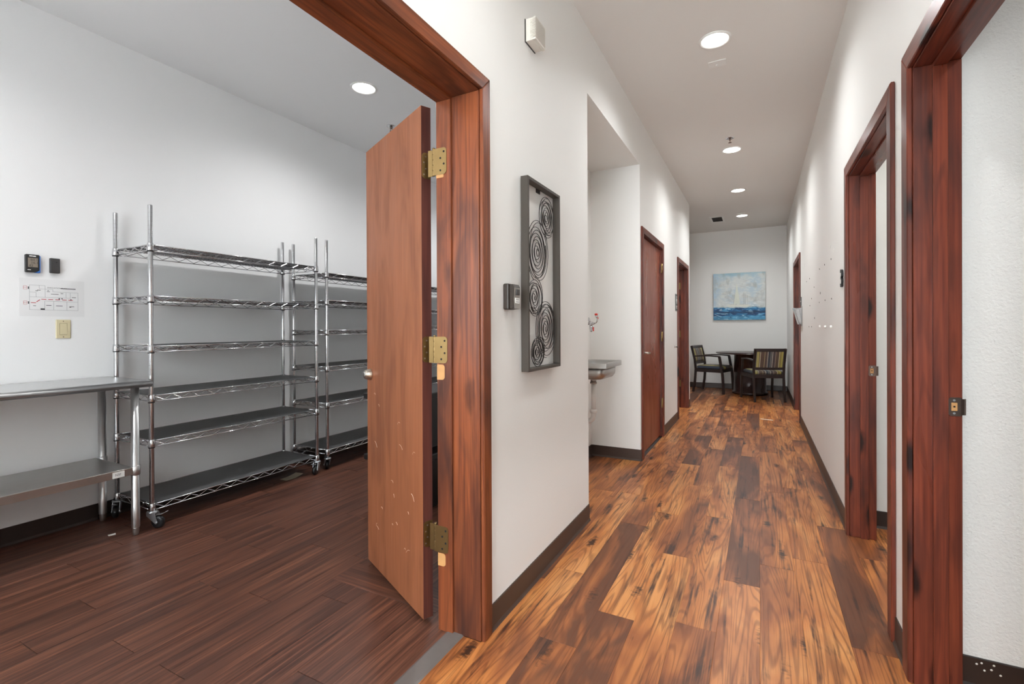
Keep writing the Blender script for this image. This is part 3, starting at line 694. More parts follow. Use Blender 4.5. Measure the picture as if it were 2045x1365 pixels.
# black lidded bins behind the door, glimpsed through the gap
for k in range(2):
    z0 = 0.0 + 0.40 * k; x0, x1, y0, y1 = -2.30, -1.90, 2.35, 2.95
    t = empty('storage_bin', (-2.10, 2.65, z0), ['lower black plastic bin behind the open door', 'upper black plastic bin behind the open door, in the hinge gap'][k], 'storage bin', 'stacked black bins behind the door')
    m = MB(); m.prism([(x0 + 0.03, z0), (x1 - 0.03, z0), (x1, z0 + 0.33), (x0, z0 + 0.33)], 'Y', y0, y1, 0.01); m.part('tub', 'black_plastic', t)
    MB().box(x0 - 0.015, x1 + 0.015, y0 - 0.015, y1 + 0.015, z0 + 0.33, z0 + 0.37, 0.006).part('lid', 'black_plastic', t)
    for q in range(12):
        MB().box(x1 - 0.33 + q * 0.026, x1 - 0.323 + q * 0.026, y0 - 0.005, y0 + 0.001, z0 + 0.29, z0 + 0.315).part('rib', 'charcoal', t)

# ------------------------------------------------------------------ stainless work table
ty1, ty0, tf, tb, tz = 1.520, -0.70, -3.165, -3.692, 0.893
t = empty('steel_work_table', ((tf + tb) / 2, (ty0 + ty1) / 2, 0), 'stainless steel work table with undershelf, cut off by the left edge', 'table')
m = MB()
m.box(tb, tf - 0.018, ty0, ty1, tz - 0.004, tz, 0.001)
m.prism([(tb, tz - 0.03), (tb + 0.003, tz - 0.03), (tb + 0.003, tz - 0.004), (tb, tz - 0.004)], 'Y', ty0, ty1)
m.box(tb, tf - 0.018, ty1 - 0.003, ty1, tz - 0.035, tz, 0.001)
m.part('tabletop', 'steel', t)
pr = [(0.019 * math.cos(PI / 2 - PI * k / 12), 0.019 * math.sin(PI / 2 - PI * k / 12)) for k in range(13)]
m = MB(); m.prism([(tf - 0.019 + a, tz - 0.019 + b) for a, b in pr] + [(tf - 0.024, tz - 0.038), (tf - 0.024, tz)], 'Y', ty0, ty1)
for f in m.bm.faces: f.smooth = len(f.verts) == 4
m.part('rolled_edge', 'steel', t)
for lx, ly in ((-3.218, 1.452), (-3.640, 1.466), (-3.218, -0.62), (-3.640, -0.62)):
    lg = MB().lathe([(0.0205, tz - 0.006), (0.0205, 0.16), (0.0215, 0.158), (0.0205, 0.05), (0.0195, 0.045)], (lx, ly, 0), 'Z', 20).part('leg', 'steel', t)
    MB().lathe([(0.0195, 0.045), (0.0165, 0.040), (0.0165, 0.022), (0.0135, 0.004), (0.010, 0.0)], (lx, ly, 0), 'Z', 16).part('foot', 'brushed_steel', lg)
    MB().lathe([(0.0206, 0.405), (0.0245, 0.403), (0.0240, 0.352), (0.0206, 0.348)], (lx, ly, 0), 'Z', 20).part('socket', 'steel', lg)
zs = 0.398
m = MB(); m.box(-3.655, -3.203, ty0 + 0.05, 1.437, zs - 0.003, zs, 0.0008)
m.box(-3.206, -3.203, ty0 + 0.05, 1.437, zs - 0.042, zs - 0.003); m.box(-3.655, -3.652, ty0 + 0.05, 1.437, zs - 0.042, zs - 0.003); m.box(-3.652, -3.206, 1.434, 1.437, zs - 0.042, zs - 0.003)
sh = m.part('undershelf', 'brushed_steel', t)
lbl = MB().box(-3.203, -3.2024, 1.335, 1.392, zs - 0.040, zs - 0.006).part('maker_label', 'lcd_white', sh, 'small white NSF label')
m = MB(); text_faces(m, 'NSF', 0.017, (-3.2024, 1.347, zs - 0.028), (0, 1, 0), (0, 0, 1)); m.part('lettering', 'ink', sh)

# ------------------------------------------------------------------ things on the storeroom wall
R_, U_ = Vector((0, 1, 0)), Vector((0, 0, 1))
t = empty('climate_logger', (SX + 0.01, 1.166, 1.52), 'black digital climate logger with blue edge on the storeroom wall', 'logger')
a0, a1, z0, z1, xf = 1.134, 1.198, 1.520, 1.622, SX + 0.018
MB().prism([(a0 + 0.003, z0), (a1 - 0.022, z0), (a1 - 0.004, z0 + 0.014), (a1 - 0.004, z1 - 0.002), (a1 - 0.010, z1), (a0 + 0.004, z1), (a0, z1 - 0.004), (a0, z0 + 0.003)], 'X', SX, xf, 0.002).part('case', 'logger_black', t)
MB().prism([(a1 - 0.024, z0 - 0.001), (a1 - 0.003, z0 - 0.001), (a1, z0 + 0.004), (a1, z1 - 0.006), (a1 - 0.004, z1 - 0.004), (a1 - 0.004, z0 + 0.013)], 'X', SX + 0.001, xf - 0.001, 0.001).part('bumper', 'logger_blue', t, 'bright blue corner bumper')
MB().box(xf, xf + 0.0008, a0 + 0.010, a1 - 0.012, z0 + 0.030, z1 - 0.020).part('display', 'lcd', t, 'grey-brown LCD display')
m = MB(); text_faces(m, '60.1', 0.019, (xf + 0.0008, a0 + 0.020, z0 + 0.066), R_, U_); text_faces(m, '16.1', 0.019, (xf + 0.0008, a0 + 0.022, z0 + 0.049), R_, U_); text_faces(m, '42', 0.019, (xf + 0.0008, a0 + 0.013, z0 + 0.032), R_, U_)
m.part('digits', 'lcd_ink', t)
MB().box(xf, xf + 0.0004, a0 + 0.016, a0 + 0.030, z1 - 0.012, z1 - 0.006).box(xf, xf + 0.0004, a0 + 0.031, a0 + 0.044, z1 - 0.0125, z1 - 0.0065).box(xf, xf + 0.0004, a0 + 0.008, a0 + 0.022, z0 + 0.012, z0 + 0.016).part('lettering', 'lcd_white', t)
t = empty('sensor_box', (SX + 0.01, 1.262, 1.525), 'plain dark grey sensor box beside the climate logger', 'sensor')
MB().box(SX, SX + 0.022, 1.240, 1.284, 1.525, 1.612, 0.0035, 2).part('case', 'charcoal', t)
MB().lathe([(0.004, 0), (0.003, 0.0006)], (SX + 0.022, 1.268, 1.588), 'X', 12).part('indicator', 'black_plastic', t)
# evacuation plan
P0, P1, Q0, Q1 = 1.112, 1.404, 1.270, 1.487
t = empty('evacuation_plan', (SX + 0.001, (P0 + P1) / 2, Q0), 'laminated white evacuation plan with red arrows above the light switch', 'sign')
MB().box(SX, SX + 0.0012, P0, P1, Q0, Q1).part('sheet', 'paper', t)
px = SX + 0.0012
W_, H_ = 1940.0, 1090.0
def Pq(u, v): return P0 + (P1 - P0) * u / W_, Q1 - (Q1 - Q0) * v / H_
def seg(m, u0, v0, u1, v1, w=0.0011):
    (a, b), (c, e) = Pq(u0, v0), Pq(u1, v1); n = Vector((0, -(e - b), c - a)); n.normalize(); n *= w / 2
    v = m.verts([(px + 0.0003, a - n.y, b - n.z), (px + 0.0003, c - n.y, e - n.z), (px + 0.0003, c + n.y, e + n.z), (px + 0.0003, a + n.y, b + n.z)])
    f = m.bm.faces.new(v)
m = MB()
for s in ((285, 190, 285, 900), (285, 190, 730, 190), (730, 190, 730, 530), (560, 190, 560, 290), (560, 290, 960, 290), (960, 290, 960, 360), (960, 360, 1730, 360), (1730, 360, 1730, 900), (285, 900, 1730, 900),
          (285, 395, 470, 395), (470, 395, 470, 530), (285, 530, 1500, 530), (1360, 370, 1360, 530), (1490, 370, 1490, 530), (720, 640, 720, 900), (720, 640, 1730, 640), (980, 640, 980, 900), (1380, 640, 1380, 900), (1200, 370, 1200, 420)):
    seg(m, *s)
m.part('floor_plan', 'ink_grey', t)
m = MB()
for s in ((320, 700, 465, 700), (480, 672, 580, 605), (620, 590, 765, 590), (820, 590, 965, 590), (1030, 590, 1170, 590), (1240, 590, 1380, 590), (1430, 590, 1570, 590)): seg(m, *s, 0.0036)
for v in (240, 670):
    (a, b) = Pq(120, v + 60); text_faces(m, 'EXIT', 0.0072, (px, a - 0.001, b + 0.004), R_, U_)
    for s in ((115, v - 15, 212, v - 15), (115, v + 80, 212, v + 80), (115, v - 15, 115, v + 80), (212, v - 15, 212, v + 80)): seg(m, *s, 0.0012)
m.part('escape_route', 'ink_red', t, 'red dashed escape route and exit marks')
m = MB()
a, b = Pq(795, 262); text_faces(m, 'EVACUATION PLAN', 0.0098, (px, a, b), R_, U_)
for s in ((1190, 250, 1660, 250, 0.0042), (500, 330, 600, 330, 0.003), (450, 350, 520, 350, 0.003), (800, 330, 840, 330, 0.003), (780, 362, 870, 362, 0.0025), (900, 430, 1130, 430, 0.0025), (1205, 400, 1270, 400, 0.003), (1540, 505, 1670, 505, 0.003),
          (385, 785, 465, 785, 0.003), (760, 765, 915, 765, 0.003), (1050, 770, 1250, 770, 0.003), (1460, 785, 1610, 785, 0.003), (1460, 805, 1520, 805, 0.003)): seg(m, *s)
for s in ((255, 240, 255, 310), (255, 665, 255, 735), (1150, 540, 1150, 580), (1235, 540, 1235, 570), (1510, 560, 1510, 600)): seg(m, *s, 0.005)
seg(m, 595, 880, 718, 880, 0.009)
m.part('lettering', 'ink', t)
t = empty('light_switch', (SX + 0.004, 1.302, 1.140), 'ivory rocker light switch on the storeroom wall below the plan', 'light switch')
MB().box(SX, SX + 0.006, 1.267, 1.337, 1.140, 1.252, 0.003).part('plate', 'ivory', t)
MB().box(SX + 0.006, SX + 0.0063, 1.2845, 1.3195, 1.1615, 1.2305).part('rocker_gap', 'ivory_shadow', t)
MB().prism([(SX + 0.006, 1.163), (SX + 0.0105, 1.163), (SX + 0.0065, 1.229), (SX + 0.006, 1.229)], 'Y', 1.286, 1.318).part('rocker', 'ivory', t)
for z in (1.149, 1.243): MB().lathe([(0.003, 0.006), (0.0026, 0.0072)], (SX, 1.302, z), 'X', 10).part('screw', 'bronze_plate', t)
# litter on the storeroom floor
m = MB()
for i in range(9):
    a = i / 8; y = 2.50 + 0.15 * a; z = 0.003 + 0.035 * max(0, a - 0.45) ** 1.4
    m.bm.verts.new((-3.37, y, z)); m.bm.verts.new((-3.29 + 0.01 * a, y, z * 1.2))
m.bm.verts.ensure_lookup_table()
for i in range(8): m.bm.faces.new([m.bm.verts[2 * i], m.bm.verts[2 * i + 1], m.bm.verts[2 * i + 3], m.bm.verts[2 * i + 2]])
bmesh.ops.solidify(m.bm, geom=list(m.bm.faces), thickness=0.0008)
m.thing('scrap_or_light_spill', 'kraft_or_spill', 'curled cream paper scrap on the floor under the first rack', 'paper')
MB().prism([(-3.36, 1.375), (-3.335, 1.37), (-3.325, 1.40), (-3.35, 1.41)], 'Z', 0.0003, 0.0012).thing('scrap_or_light_spill', 'filler', 'tiny white paper scrap on the floor behind the table leg', 'paper')

# ================================================================== HALLWAY: left wall
# framed wire art
ay0, ay1, az0, az1 = 1.897, 2.278, 0.995, 1.862
t = empty('wire_wall_art', (WL + 0.02, (ay0 + ay1) / 2, az0), 'tall dark metal frame holding five wire spirals', 'wall art')
xa, xb = WL + 0.004, WL + 0.040; fw = 0.014
MB().box(xa, xb, ay0, ay0 + fw, az0, az1, 0.001).part('frame_bar', 'frame_taupe', t)
MB().box(xa, xb, ay1 - fw, ay1, az0, az1, 0.001).part('frame_bar', 'frame_taupe', t)
MB().box(xa, xb, ay0 + fw, ay1 - fw, az0, az0 + fw, 0.001).part('frame_bar', 'frame_taupe', t)
MB().box(xa, xb, ay0 + fw, ay1 - fw, az1 - fw, az1, 0.001).part('frame_bar', 'frame_taupe', t)
MB().box(WL, xa + 0.001, (ay0 + ay1) / 2 - 0.02, (ay0 + ay1) / 2 + 0.02, az1 - 0.03, az1 - 0.004).part('hanger', 'wire_black', t)
def art_spiral(cy, cz, ry, rz, turns, seed):
    rr = random.Random(seed); m = MB()
    oy, oz = rr.uniform(-0.12, 0.12), rr.uniform(-0.10, 0.10)
    for r0, r1, T, dx, k in ((0.07, 0.80, turns, 0.018, 0.0), (0.80, 0.93, 1.6, 0.024, 1.0), (0.62, 0.76, 1.3, 0.028, -0.8)):
        ph = rr.uniform(0, 6.28); n = int(T * 30); pts = []
        for i in range(n + 1):
            u = i / n; a = ph + u * T * 2 * PI; q = r0 + (r1 - r0) * u
            pts.append((WL + dx + 0.004 * math.sin(a * 0.5), cy + ry * (q * math.cos(a) + oy * k * (1 - q) * 2), cz + rz * (q * math.sin(a) + oz * k * (1 - q) * 2)))
        m.tube(pts, 0.0017, 5)
    return m.part('spiral', 'wire_black', t, 'loosely coiled black wire spiral')
# centres read off the photograph: (y, z, half width, half height)
for i, (cy, cz, ry, rz, tn) in enumerate(((2.150, 1.727, 0.098, 0.108, 7), (2.040, 1.545, 0.128, 0.160, 8), (2.008, 1.330, 0.088, 0.096, 5.5), (2.135, 1.187, 0.128, 0.150, 8), (2.035, 1.078, 0.080, 0.080, 5.5))):
    art_spiral(cy, cz, ry, rz, tn, i + 1)
# key lock box
ky0, ky1, kz0, kz1 = 1.735, 1.800, 1.266, 1.374
t = empty('key_lock_box', (WL + 0.02, (ky0 + ky1) / 2, kz0), 'small black and silver key lock box left of the wire art', 'lock box')
MB().box(WL, WL + 0.026, ky0, ky1, kz0, kz1, 0.006, 2).part('body', 'lock_black', t)
c = MB(); c.prism([(WL + 0.026, kz0 + 0.002), (WL + 0.048, kz0 + 0.004), (WL + 0.046, kz0 + 0.045), (WL + 0.050, kz1 - 0.016), (WL + 0.044, kz1 - 0.004), (WL + 0.026, kz1 - 0.002)], 'Y', ky0 + 0.006, ky1 - 0.003, 0.003)
cv = c.part('cover', 'lock_black', t)
MB().prism([(WL + 0.0484, kz0 + 0.004), (WL + 0.0496, kz0 + 0.004), (WL + 0.0476, kz0 + 0.045), (WL + 0.0516, kz1 - 0.018), (WL + 0.0500, kz1 - 0.018), (WL + 0.0462, kz0 + 0.045)], 'Y', ky0 + 0.009, ky1 - 0.006).part('face_plate', 'lock_silver', t, 'silver face plate')
MB().box(WL + 0.0495, WL + 0.0535, ky0 + 0.020, ky1 - 0.014, kz1 - 0.048, kz1 - 0.024, 0.001).part('dial_window', 'charcoal', t)
MB().box(WL + 0.0480, WL + 0.0496, ky0 + 0.018, ky1 - 0.010, kz0 + 0.026, kz0 + 0.048).part('sticker', 'lcd_white', t, 'white paper sticker')
MB().box(WL + 0.0496, WL + 0.0499, ky0 + 0.022, ky1 - 0.014, kz0 + 0.0405, kz0 + 0.0425).box(WL + 0.0496, WL + 0.0499, ky0 + 0.022, ky1 - 0.015, kz0 + 0.031, kz0 + 0.033).part('lettering', 'ink_grey', t)
# louvred sounder high on the wall
by0, by1, bz0, bz1, bx = 1.955, 2.060, 2.487, 2.588, WL + 0.055
t = empty('wall_sounder', (WL + 0.025, (by0 + by1) / 2, bz0), 'beige louvred box high on the wall above the wire art', 'sounder')
MB().box(WL, WL + 0.004, by0 - 0.002, by1 + 0.002, bz0 - 0.001, bz1 + 0.001).part('back_plate', 'vent_dark', t)
MB().box(WL + 0.004, bx - 0.014, by0 + 0.001, by1 - 0.001, bz0, bz1, 0.002).part('housing', 'beige_plastic', t)
for k in range(13):
    z = bz0 + 0.010 + k * 0.0066
    MB().box(bx - 0.028, bx, by0 - 0.0012, by1 + 0.0012, z, z + 0.0038, 0.0006).part('louvre', 'beige_plastic', t)
MB().box(bx - 0.014, bx - 0.0005, by0, by1, bz0, bz0 + 0.008).box(bx - 0.014, bx - 0.0005, by0, by1, bz1 - 0.006, bz1).part('front_rim', 'beige_plastic', t)
# washroom sign
t = empty('door_sign', (WL + 0.004, 6.375, 1.400), 'grey pictogram sign on the wall before the far left frame', 'sign')
MB().box(WL, WL + 0.006, 6.300, 6.446, 1.398, 1.612, 0.002).part('panel', 'sign_grey', t)
m = MB()
for yy in (6.345, 6.405):
    m.lathe([(0.011, WL + 0.0062), (0.011, WL + 0.0068)], (0, yy, 1.575), 'X', 14); m.prism([(yy - 0.014, 1.556), (yy + 0.014, 1.556), (yy + 0.018, 1.520), (yy + 0.009, 1.520), (yy + 0.008, 1.49), (yy - 0.008, 1.49), (yy - 0.009, 1.520), (yy - 0.018, 1.520)], 'X', WL + 0.006, WL + 0.0068)
m.box(WL + 0.006, WL + 0.0068, 6.32, 6.426, 1.452, 1.462).box(WL + 0.006, WL + 0.0068, 6.325, 6.42, 1.432, 1.440)
m.part('pictogram', 'lcd_white', t, 'white figures')

# ------------------------------------------------------------------ hand sink in the recess
sx0, sx1, sy0, sy1, sz = NX, -1.050, 3.610, 4.070, 0.910
t = empty('hand_sink', ((sx0 + sx1) / 2, (sy0 + sy1) / 2, 0.35), 'stainless steel wall-hung hand sink in the recess', 'sink')
m = MB(); rw = 0.050; z1 = sz
def ring(x0, x1, y0, y1, z, r, n=4):
    pts = []
    for cx, cy, a0 in ((x1 - r, y1 - r, 0), (x0 + r, y1 - r, PI / 2), (x0 + r, y0 + r, PI), (x1 - r, y0 + r, 3 * PI / 2)):
        for k in range(n + 1):
            a = a0 + PI / 2 * k / n; pts.append((cx + r * math.cos(a), cy + r * math.sin(a), z))
    return pts
def skin(m, rings, cap_last=False, cap_first=False):
    V = [m.verts(r) for r in rings]; n = len(V[0]); fs = []
    for A, B in zip(V, V[1:]):
        for k in range(n):
            f = m.bm.faces.new([A[k], A[(k + 1) % n], B[(k + 1) % n], B[k]]); f.smooth = True; fs.append(f)
    if cap_last: fs.append(m.bm.faces.new(V[-1]))
    if cap_first: fs.append(m.bm.faces.new(V[0][::-1]))
    return fs
skin(m, [ring(sx0 + 0.003, sx1, sy0, sy1, z1 - 0.040, 0.004), ring(sx0 + 0.003, sx1, sy0, sy1, z1 - 0.002, 0.004), ring(sx0 + 0.004, sx1 - 0.002, sy0 + 0.002, sy1 - 0.002, z1, 0.004)])
skin(m, [ring(sx0 + 0.004, sx1 - 0.002, sy0 + 0.002, sy1 - 0.002, z1, 0.004), ring(sx0 + 0.008, sx1 - 0.008, sy0 + 0.008, sy1 - 0.008, z1 - 0.004, 0.01), ring(sx0 + 0.085, sx1 - rw, sy0 + rw, sy1 - rw, z1 - 0.008, 0.05),
         ring(sx0 + 0.090, sx1 - rw - 0.004, sy0 + rw + 0.004, sy1 - rw - 0.004, z1 - 0.10, 0.055), ring(sx0 + 0.115, sx1 - rw - 0.03, sy0 + rw + 0.03, sy1 - rw - 0.03, z1 - 0.128, 0.05)], cap_last=True)
m.part('rim', 'brushed_steel', t)
m = MB(); skin(m, [ring(sx0 + 0.075, sx1 - 0.030, sy0 + 0.030, sy1 - 0.030, z1 - 0.030, 0.05), ring(sx0 + 0.078, sx1 - 0.034, sy0 + 0.034, sy1 - 0.034, z1 - 0.105, 0.055), ring(sx0 + 0.090, sx1 - 0.050, sy0 + 0.052, sy1 - 0.052, z1 - 0.130, 0.055), ring(sx0 + 0.12, sx1 - 0.08, sy0 + 0.09, sy1 - 0.09, z1 - 0.138, 0.04)], True, True)
m.part('bowl', 'brushed_steel', t)
dx, dy = -1.226, 3.84
MB().lathe([(0.030, z1 - 0.134), (0.030, z1 - 0.142), (0.024, z1 - 0.150), (0.024, z1 - 0.170), (0.028, z1 - 0.172), (0.028, z1 - 0.185), (0.02, z1 - 0.186)], (dx, dy, 0), 'Z', 20).part('drain_cup', 'brushed_steel', t)
m = MB(); m.tube([(dx, dy, z1 - 0.186), (dx, dy, 0.49)], 0.019, 16)
m.tube([(dx, dy, 0.50), (dx - 0.001, dy, 0.455), (dx - 0.008, dy, 0.432), (dx - 0.026, dy, 0.415), (dx - 0.05, dy, 0.410), (dx - 0.075, dy, 0.415), (dx - 0.093, dy, 0.432), (dx - 0.10, dy, 0.46), (dx - 0.10, dy, 0.52), (dx - 0.108, dy, 0.545), (dx - 0.128, dy, 0.555), (NX, dy, 0.556)], 0.021, 16)
p = m.part('drain_pipe', 'pvc', t, 'white plastic drain pipe with trap')
for z in (0.498,): MB().lathe([(0.024, z - 0.016), (0.029, z - 0.014), (0.029, z + 0.010), (0.024, z + 0.014)], (dx, dy, 0), 'Z', 18).part('slip_nut', 'pvc', p)
# eyewash tap on the recess back wall
fy = 3.85
t = empty('eyewash_tap', (-1.30, fy, 1.16), 'chrome eyewash tap with red caps above the hand sink', 'tap')
m = MB(); m.tube([(NX, fy, 1.225), (-1.262, fy, 1.225)], 0.011, 12)
m.lathe([(0.019, 0), (0.019, 0.008), (0.012, 0.012)], (NX, fy, 1.225), 'X', 16)
m.lathe([(0.012, 1.205), (0.016, 1.215), (0.016, 1.232), (0.012, 1.24)], (-1.250, fy, 0), 'Z', 16)
m.tube([(-1.240, fy, 1.224), (-1.222, fy, 1.224)], 0.011, 12)
m.part('body', 'chrome', t)
MB().lathe([(0.013, 1.205), (0.014, 1.185), (0.010, 1.165), (0.011, 1.155)], (-1.248, fy, 0), 'Z', 16).part('aerator', 'chrome', t)
MB().tube([(-1.258, fy, 1.235), (-1.264, fy, 1.252), (-1.274, fy, 1.270)], [0.009, 0.010, 0.011], 12).part('left_arm', 'chrome', t)
MB().tube([(-1.224, fy, 1.224), (-1.208, fy, 1.228), (-1.198, fy, 1.240), (-1.195, fy, 1.258), (-1.197, fy, 1.276)], 0.0055, 10).part('swing_arm', 'chrome', t)
MB().lathe([(0.008, 1.272), (0.010, 1.276), (0.010, 1.290), (0.007, 1.292)], (-1.200, fy, 0), 'Z', 14).part('spray_head', 'chrome', t)
MB().lathe([(0.009, 1.292), (0.013, 1.294), (0.013, 1.304), (0.009, 1.308)], (-1.204, fy, 0), 'Z', 14).part('dust_cap', 'red_plastic', t, 'bright red dust cap')
MB().tube([(-1.192, fy, 1.275), (-1.186, fy, 1.272), (-1.186, fy, 1.264), (-1.193, fy, 1.262)], 0.003, 6).part('cap_strap', 'red_plastic', t)
MB().bar([(-1.228, fy, 1.195), (-1.228, fy, 1.160)], 0.008, 0.012, (1, 0, 0)).part('lever', 'red_plastic', t, 'red push lever')

# ================================================================== HALLWAY: right wall
m = MB(); text_faces(m, '3', 0.155, (WR, 3.552, 1.432), (0, -1, 0), (0, 0, 1), 0.0)
g = bmesh.ops.extrude_face_region(m.bm, geom=list(m.bm.faces))
bmesh.ops.translate(m.bm, verts=[v for v in g['geom'] if isinstance(v, bmesh.types.BMVert)], vec=(-0.012, 0, 0))
bmesh.ops.recalc_face_normals(m.bm, faces=m.bm.faces)
m.thing('house_number', 'black_plastic', 'black number 3 fixed beside the second right door frame', 'number')
wr = bpy.data.objects['wall_right']
for i, (y, z) in enumerate(((4.046, 1.668), (4.424, 1.672), (4.77, 1.675), (5.667, 1.675), (6.01, 1.673), (5.226, 1.556), (4.719, 1.469), (5.466, 1.462), (4.025, 1.386), (4.398, 1.394), (4.795, 1.395), (5.648, 1.401), (5.188, 1.27), (5.735, 1.189), (5.473, 1.189))):
    k = 1.7 if i in (6, 12) else 1.0
    MB().lathe([(0.006 * k, 0), (0.005 * k, -0.003)], (WR, y, z), 'X', 8).part('screw_hole', 'anchor_dark', wr)
for y, z in ((4.725, 1.193), (4.371, 1.189), (4.028, 1.189)):
    MB().lathe([(0.009, 0), (0.010, -0.005), (0.006, -0.012)], (WR, y, z), 'X', 10).part('wall_anchor', 'filler', wr)
for y, z, h in ((4.097, 1.771, 0.022), (3.917, 1.71, 0.018), (5.943, 1.891, 0.03), (6.392, 1.883, 0.03)):
    MB().prism([(y - h * 1.2, z), (y, z - h), (y + h * 1.2, z), (y, z + h)], 'X', WR - 0.001, WR).part('filler_patch', 'filler', wr)
t = empty('door_sign', (WR - 0.004, 6.77, 1.447), 'small grey sign edge-on above the clear wall pocket', 'sign')
MB().box(WR - 0.006, WR, 6.70, 6.838, 1.447, 1.548, 0.0015).part('panel', 'sign_grey', t)
MB().box(WR - 0.0066, WR - 0.006, 6.72, 6.82, 1.49, 1.505).part('lettering', 'lcd_white', t)
t = empty('wall_pocket', (WR - 0.04, 6.72, 1.215), 'clear plastic document pocket on the wall by the far right frame', 'document holder')
y0, y1 = 6.60, 6.835
MB().box(WR - 0.004, WR, y0, y1, 1.20, 1.43, 0.001).part('back_plate', 'acrylic', t)
MB().prism([(WR - 0.032, 1.222), (WR - 0.036, 1.222), (WR - 0.088, 1.415), (WR - 0.083, 1.415)], 'Y', y0, y1).part('front_panel', 'acrylic', t)
MB().box(WR - 0.034, WR - 0.004, y0, y1, 1.218, 1.222).part('bottom_panel', 'acrylic', t)
for y in (y0, y1 - 0.003): MB().prism([(WR - 0.004, 1.222), (WR - 0.033, 1.222), (WR - 0.084, 1.413), (WR - 0.004, 1.413)], 'Y', y, y + 0.003).part('side_panel', 'acrylic', t)
MB().prism([(WR - 0.006, 1.224), (WR - 0.020, 1.224), (WR - 0.050, 1.40), (WR - 0.036, 1.40)], 'Y', y0 + 0.02, y1 - 0.02).thing('paper_stack', 'paper', 'few paper sheets standing in the clear wall pocket', 'paper')
MB().prism([(0.01, 6.94), (0.155, 6.90), (0.158, 6.935), (0.012, 6.975)], 'Z', 0.0003, 0.0012).thing('scrap_or_light_spill', 'kraft_or_spill', 'pale strip put in for a spill of light on the hallway floor before the far right frame', 'paper')  # thin pale sheet imitating light spilled on the floor

# ================================================================== END OF THE HALL
# sailboat painting
pw0, pw1, pz0, pz1 = -0.790, 0.107, 1.325, 2.220
t = empty('sailboat_painting', ((pw0 + pw1) / 2, YE - 0.02, pz0), 'square blue and white sailboat painting on the end wall', 'painting')
MB().box(pw0, pw1, YE - 0.038, YE - 0.003, pz0, pz1, 0.002).part('stretcher', 'canvas_edge', t)
NX_, NZ_ = 170, 170
def fb(x, y, z, o=4): return mnoise.fractal(Vector((x, y, z)), 1.0, 2.0, o)
def mixc(a, b, k): k = min(1, max(0, k)); return tuple(p + (q - p) * k for p, q in zip(a, b))
def sm(a, b, x): x = min(1, max(0, (x - a) / (b - a))); return x * x * (3 - 2 * x)
def canvas(u, v):
    w = fb(u * 5, v * 9, 1.3); w2 = fb(u * 14, v * 30, 5.1); w3 = fb(u * 3, v * 3.5, 9.7)
    c = mixc((208, 212, 210), (188, 204, 212), sm(-0.2, 0.5, w3))
    c = mixc(c, (186, 186, 182), sm(0.1, 0.5, w) * 0.5); c = mixc(c, (226, 228, 222), sm(0.05, 0.4, w2) * 0.45)
    c = mixc(c, (150, 190, 206), sm(0.85, 1.02, v + 0.1 * w) * 0.8); c = mixc(c, (158, 190, 214), sm(0.12, -0.02, u + 0.06 * w) * 0.6)
    c = mixc(c, (168, 172, 166), sm(0.25, 0.55, fb(u * 8 + 3, v * 4, 2.2)) * 0.4)
    # surf line and sea
    h = 0.27 + 0.025 * w + 0.012 * w2
    c = mixc(c, (232, 236, 240), sm(h + 0.13, h + 0.03, v) * sm(-0.1, 0.3, w + 0.4 * w2) * 0.9)
    sea = mixc((32, 104, 154), (16, 62, 104), sm(-0.2, 0.35, fb(u * 4, v * 22, 3.3)))
    sea = mixc(sea, (96, 172, 214), sm(0.12, 0.5, fb(u * 6, v * 26, 8.1)) * 0.85); sea = mixc(sea, (206, 226, 236), sm(0.32, 0.6, fb(u * 9, v * 34, 6.4)) * 0.8)
    sea = mixc(sea, (18, 52, 84), sm(0.035, 0.0, abs(v - 0.165 + 0.02 * w)) * 0.85); sea = mixc(sea, (112, 184, 214), sm(0.12, 0.05, v + 0.04 * w2) * 0.5)
    c = mixc(c, sea, sm(h + 0.02, h - 0.025, v))
    # sails and hull
    def tri(ub, vb, ut, vt, wd, lean=0.0):
        k = (v - vb) / (vt - vb)
        if k < 0 or k > 1: return 0
        lo = ub + (ut - ub) * k; return sm(0, 0.012, u - lo) * sm(0, 0.012, lo + wd * (1 - k) + 0.008 - u)
    c = mixc(c, (220, 222, 206), tri(0.395, 0.33, 0.455, 0.80, 0.13) * 0.8)
    c = mixc(c, (150, 150, 150), tri(0.385, 0.33, 0.452, 0.80, 0.012) * 0.7)
    c = mixc(c, (188, 196, 198), tri(0.585, 0.33, 0.60, 0.60, 0.05) * 0.7)
    for uu, vt in ((0.592, 0.58), (0.63, 0.54), (0.665, 0.52)): c = mixc(c, (168, 168, 160), sm(0.006, 0.0, abs(u - uu)) * (0.31 < v < vt) * 0.7)
    c = mixc(c, (224, 222, 210), sm(0.05, 0.0, abs(v - 0.305 + 0.03 * (u - 0.4))) * sm(0.26, 0.32, u) * sm(0.74, 0.66, u) * 0.9)
    c = mixc(c, (120, 132, 138), sm(0.008, 0.0, abs(v - 0.335)) * sm(0.30, 0.36, u) * sm(0.70, 0.62, u) * 0.5 * (w2 > -0.05))
    return c
me = bpy.data.meshes.new('canvas')
vs, fs, cols = [], [], []
for j in range(NZ_ + 1):
    for i in range(NX_ + 1):
        u, v = i / NX_, j / NZ_
        vs.append((pw0 + 0.001 + (pw1 - pw0 - 0.002) * u, YE - 0.0385, pz0 + 0.001 + (pz1 - pz0 - 0.002) * v)); cols.append(lin(*canvas(u, v)))
for j in range(NZ_):
    for i in range(NX_):
        a = j * (NX_ + 1) + i; fs.append((a, a + 1, a + NX_ + 2, a + NX_ + 1))
base_ = world_of(t)
me.from_pydata([tuple(Vector(v) - base_) for v in vs], [], fs)
ca = me.color_attributes.new('paint', 'FLOAT_COLOR', 'POINT')
ca.data.foreach_set('color', [c for col in cols for c in col])
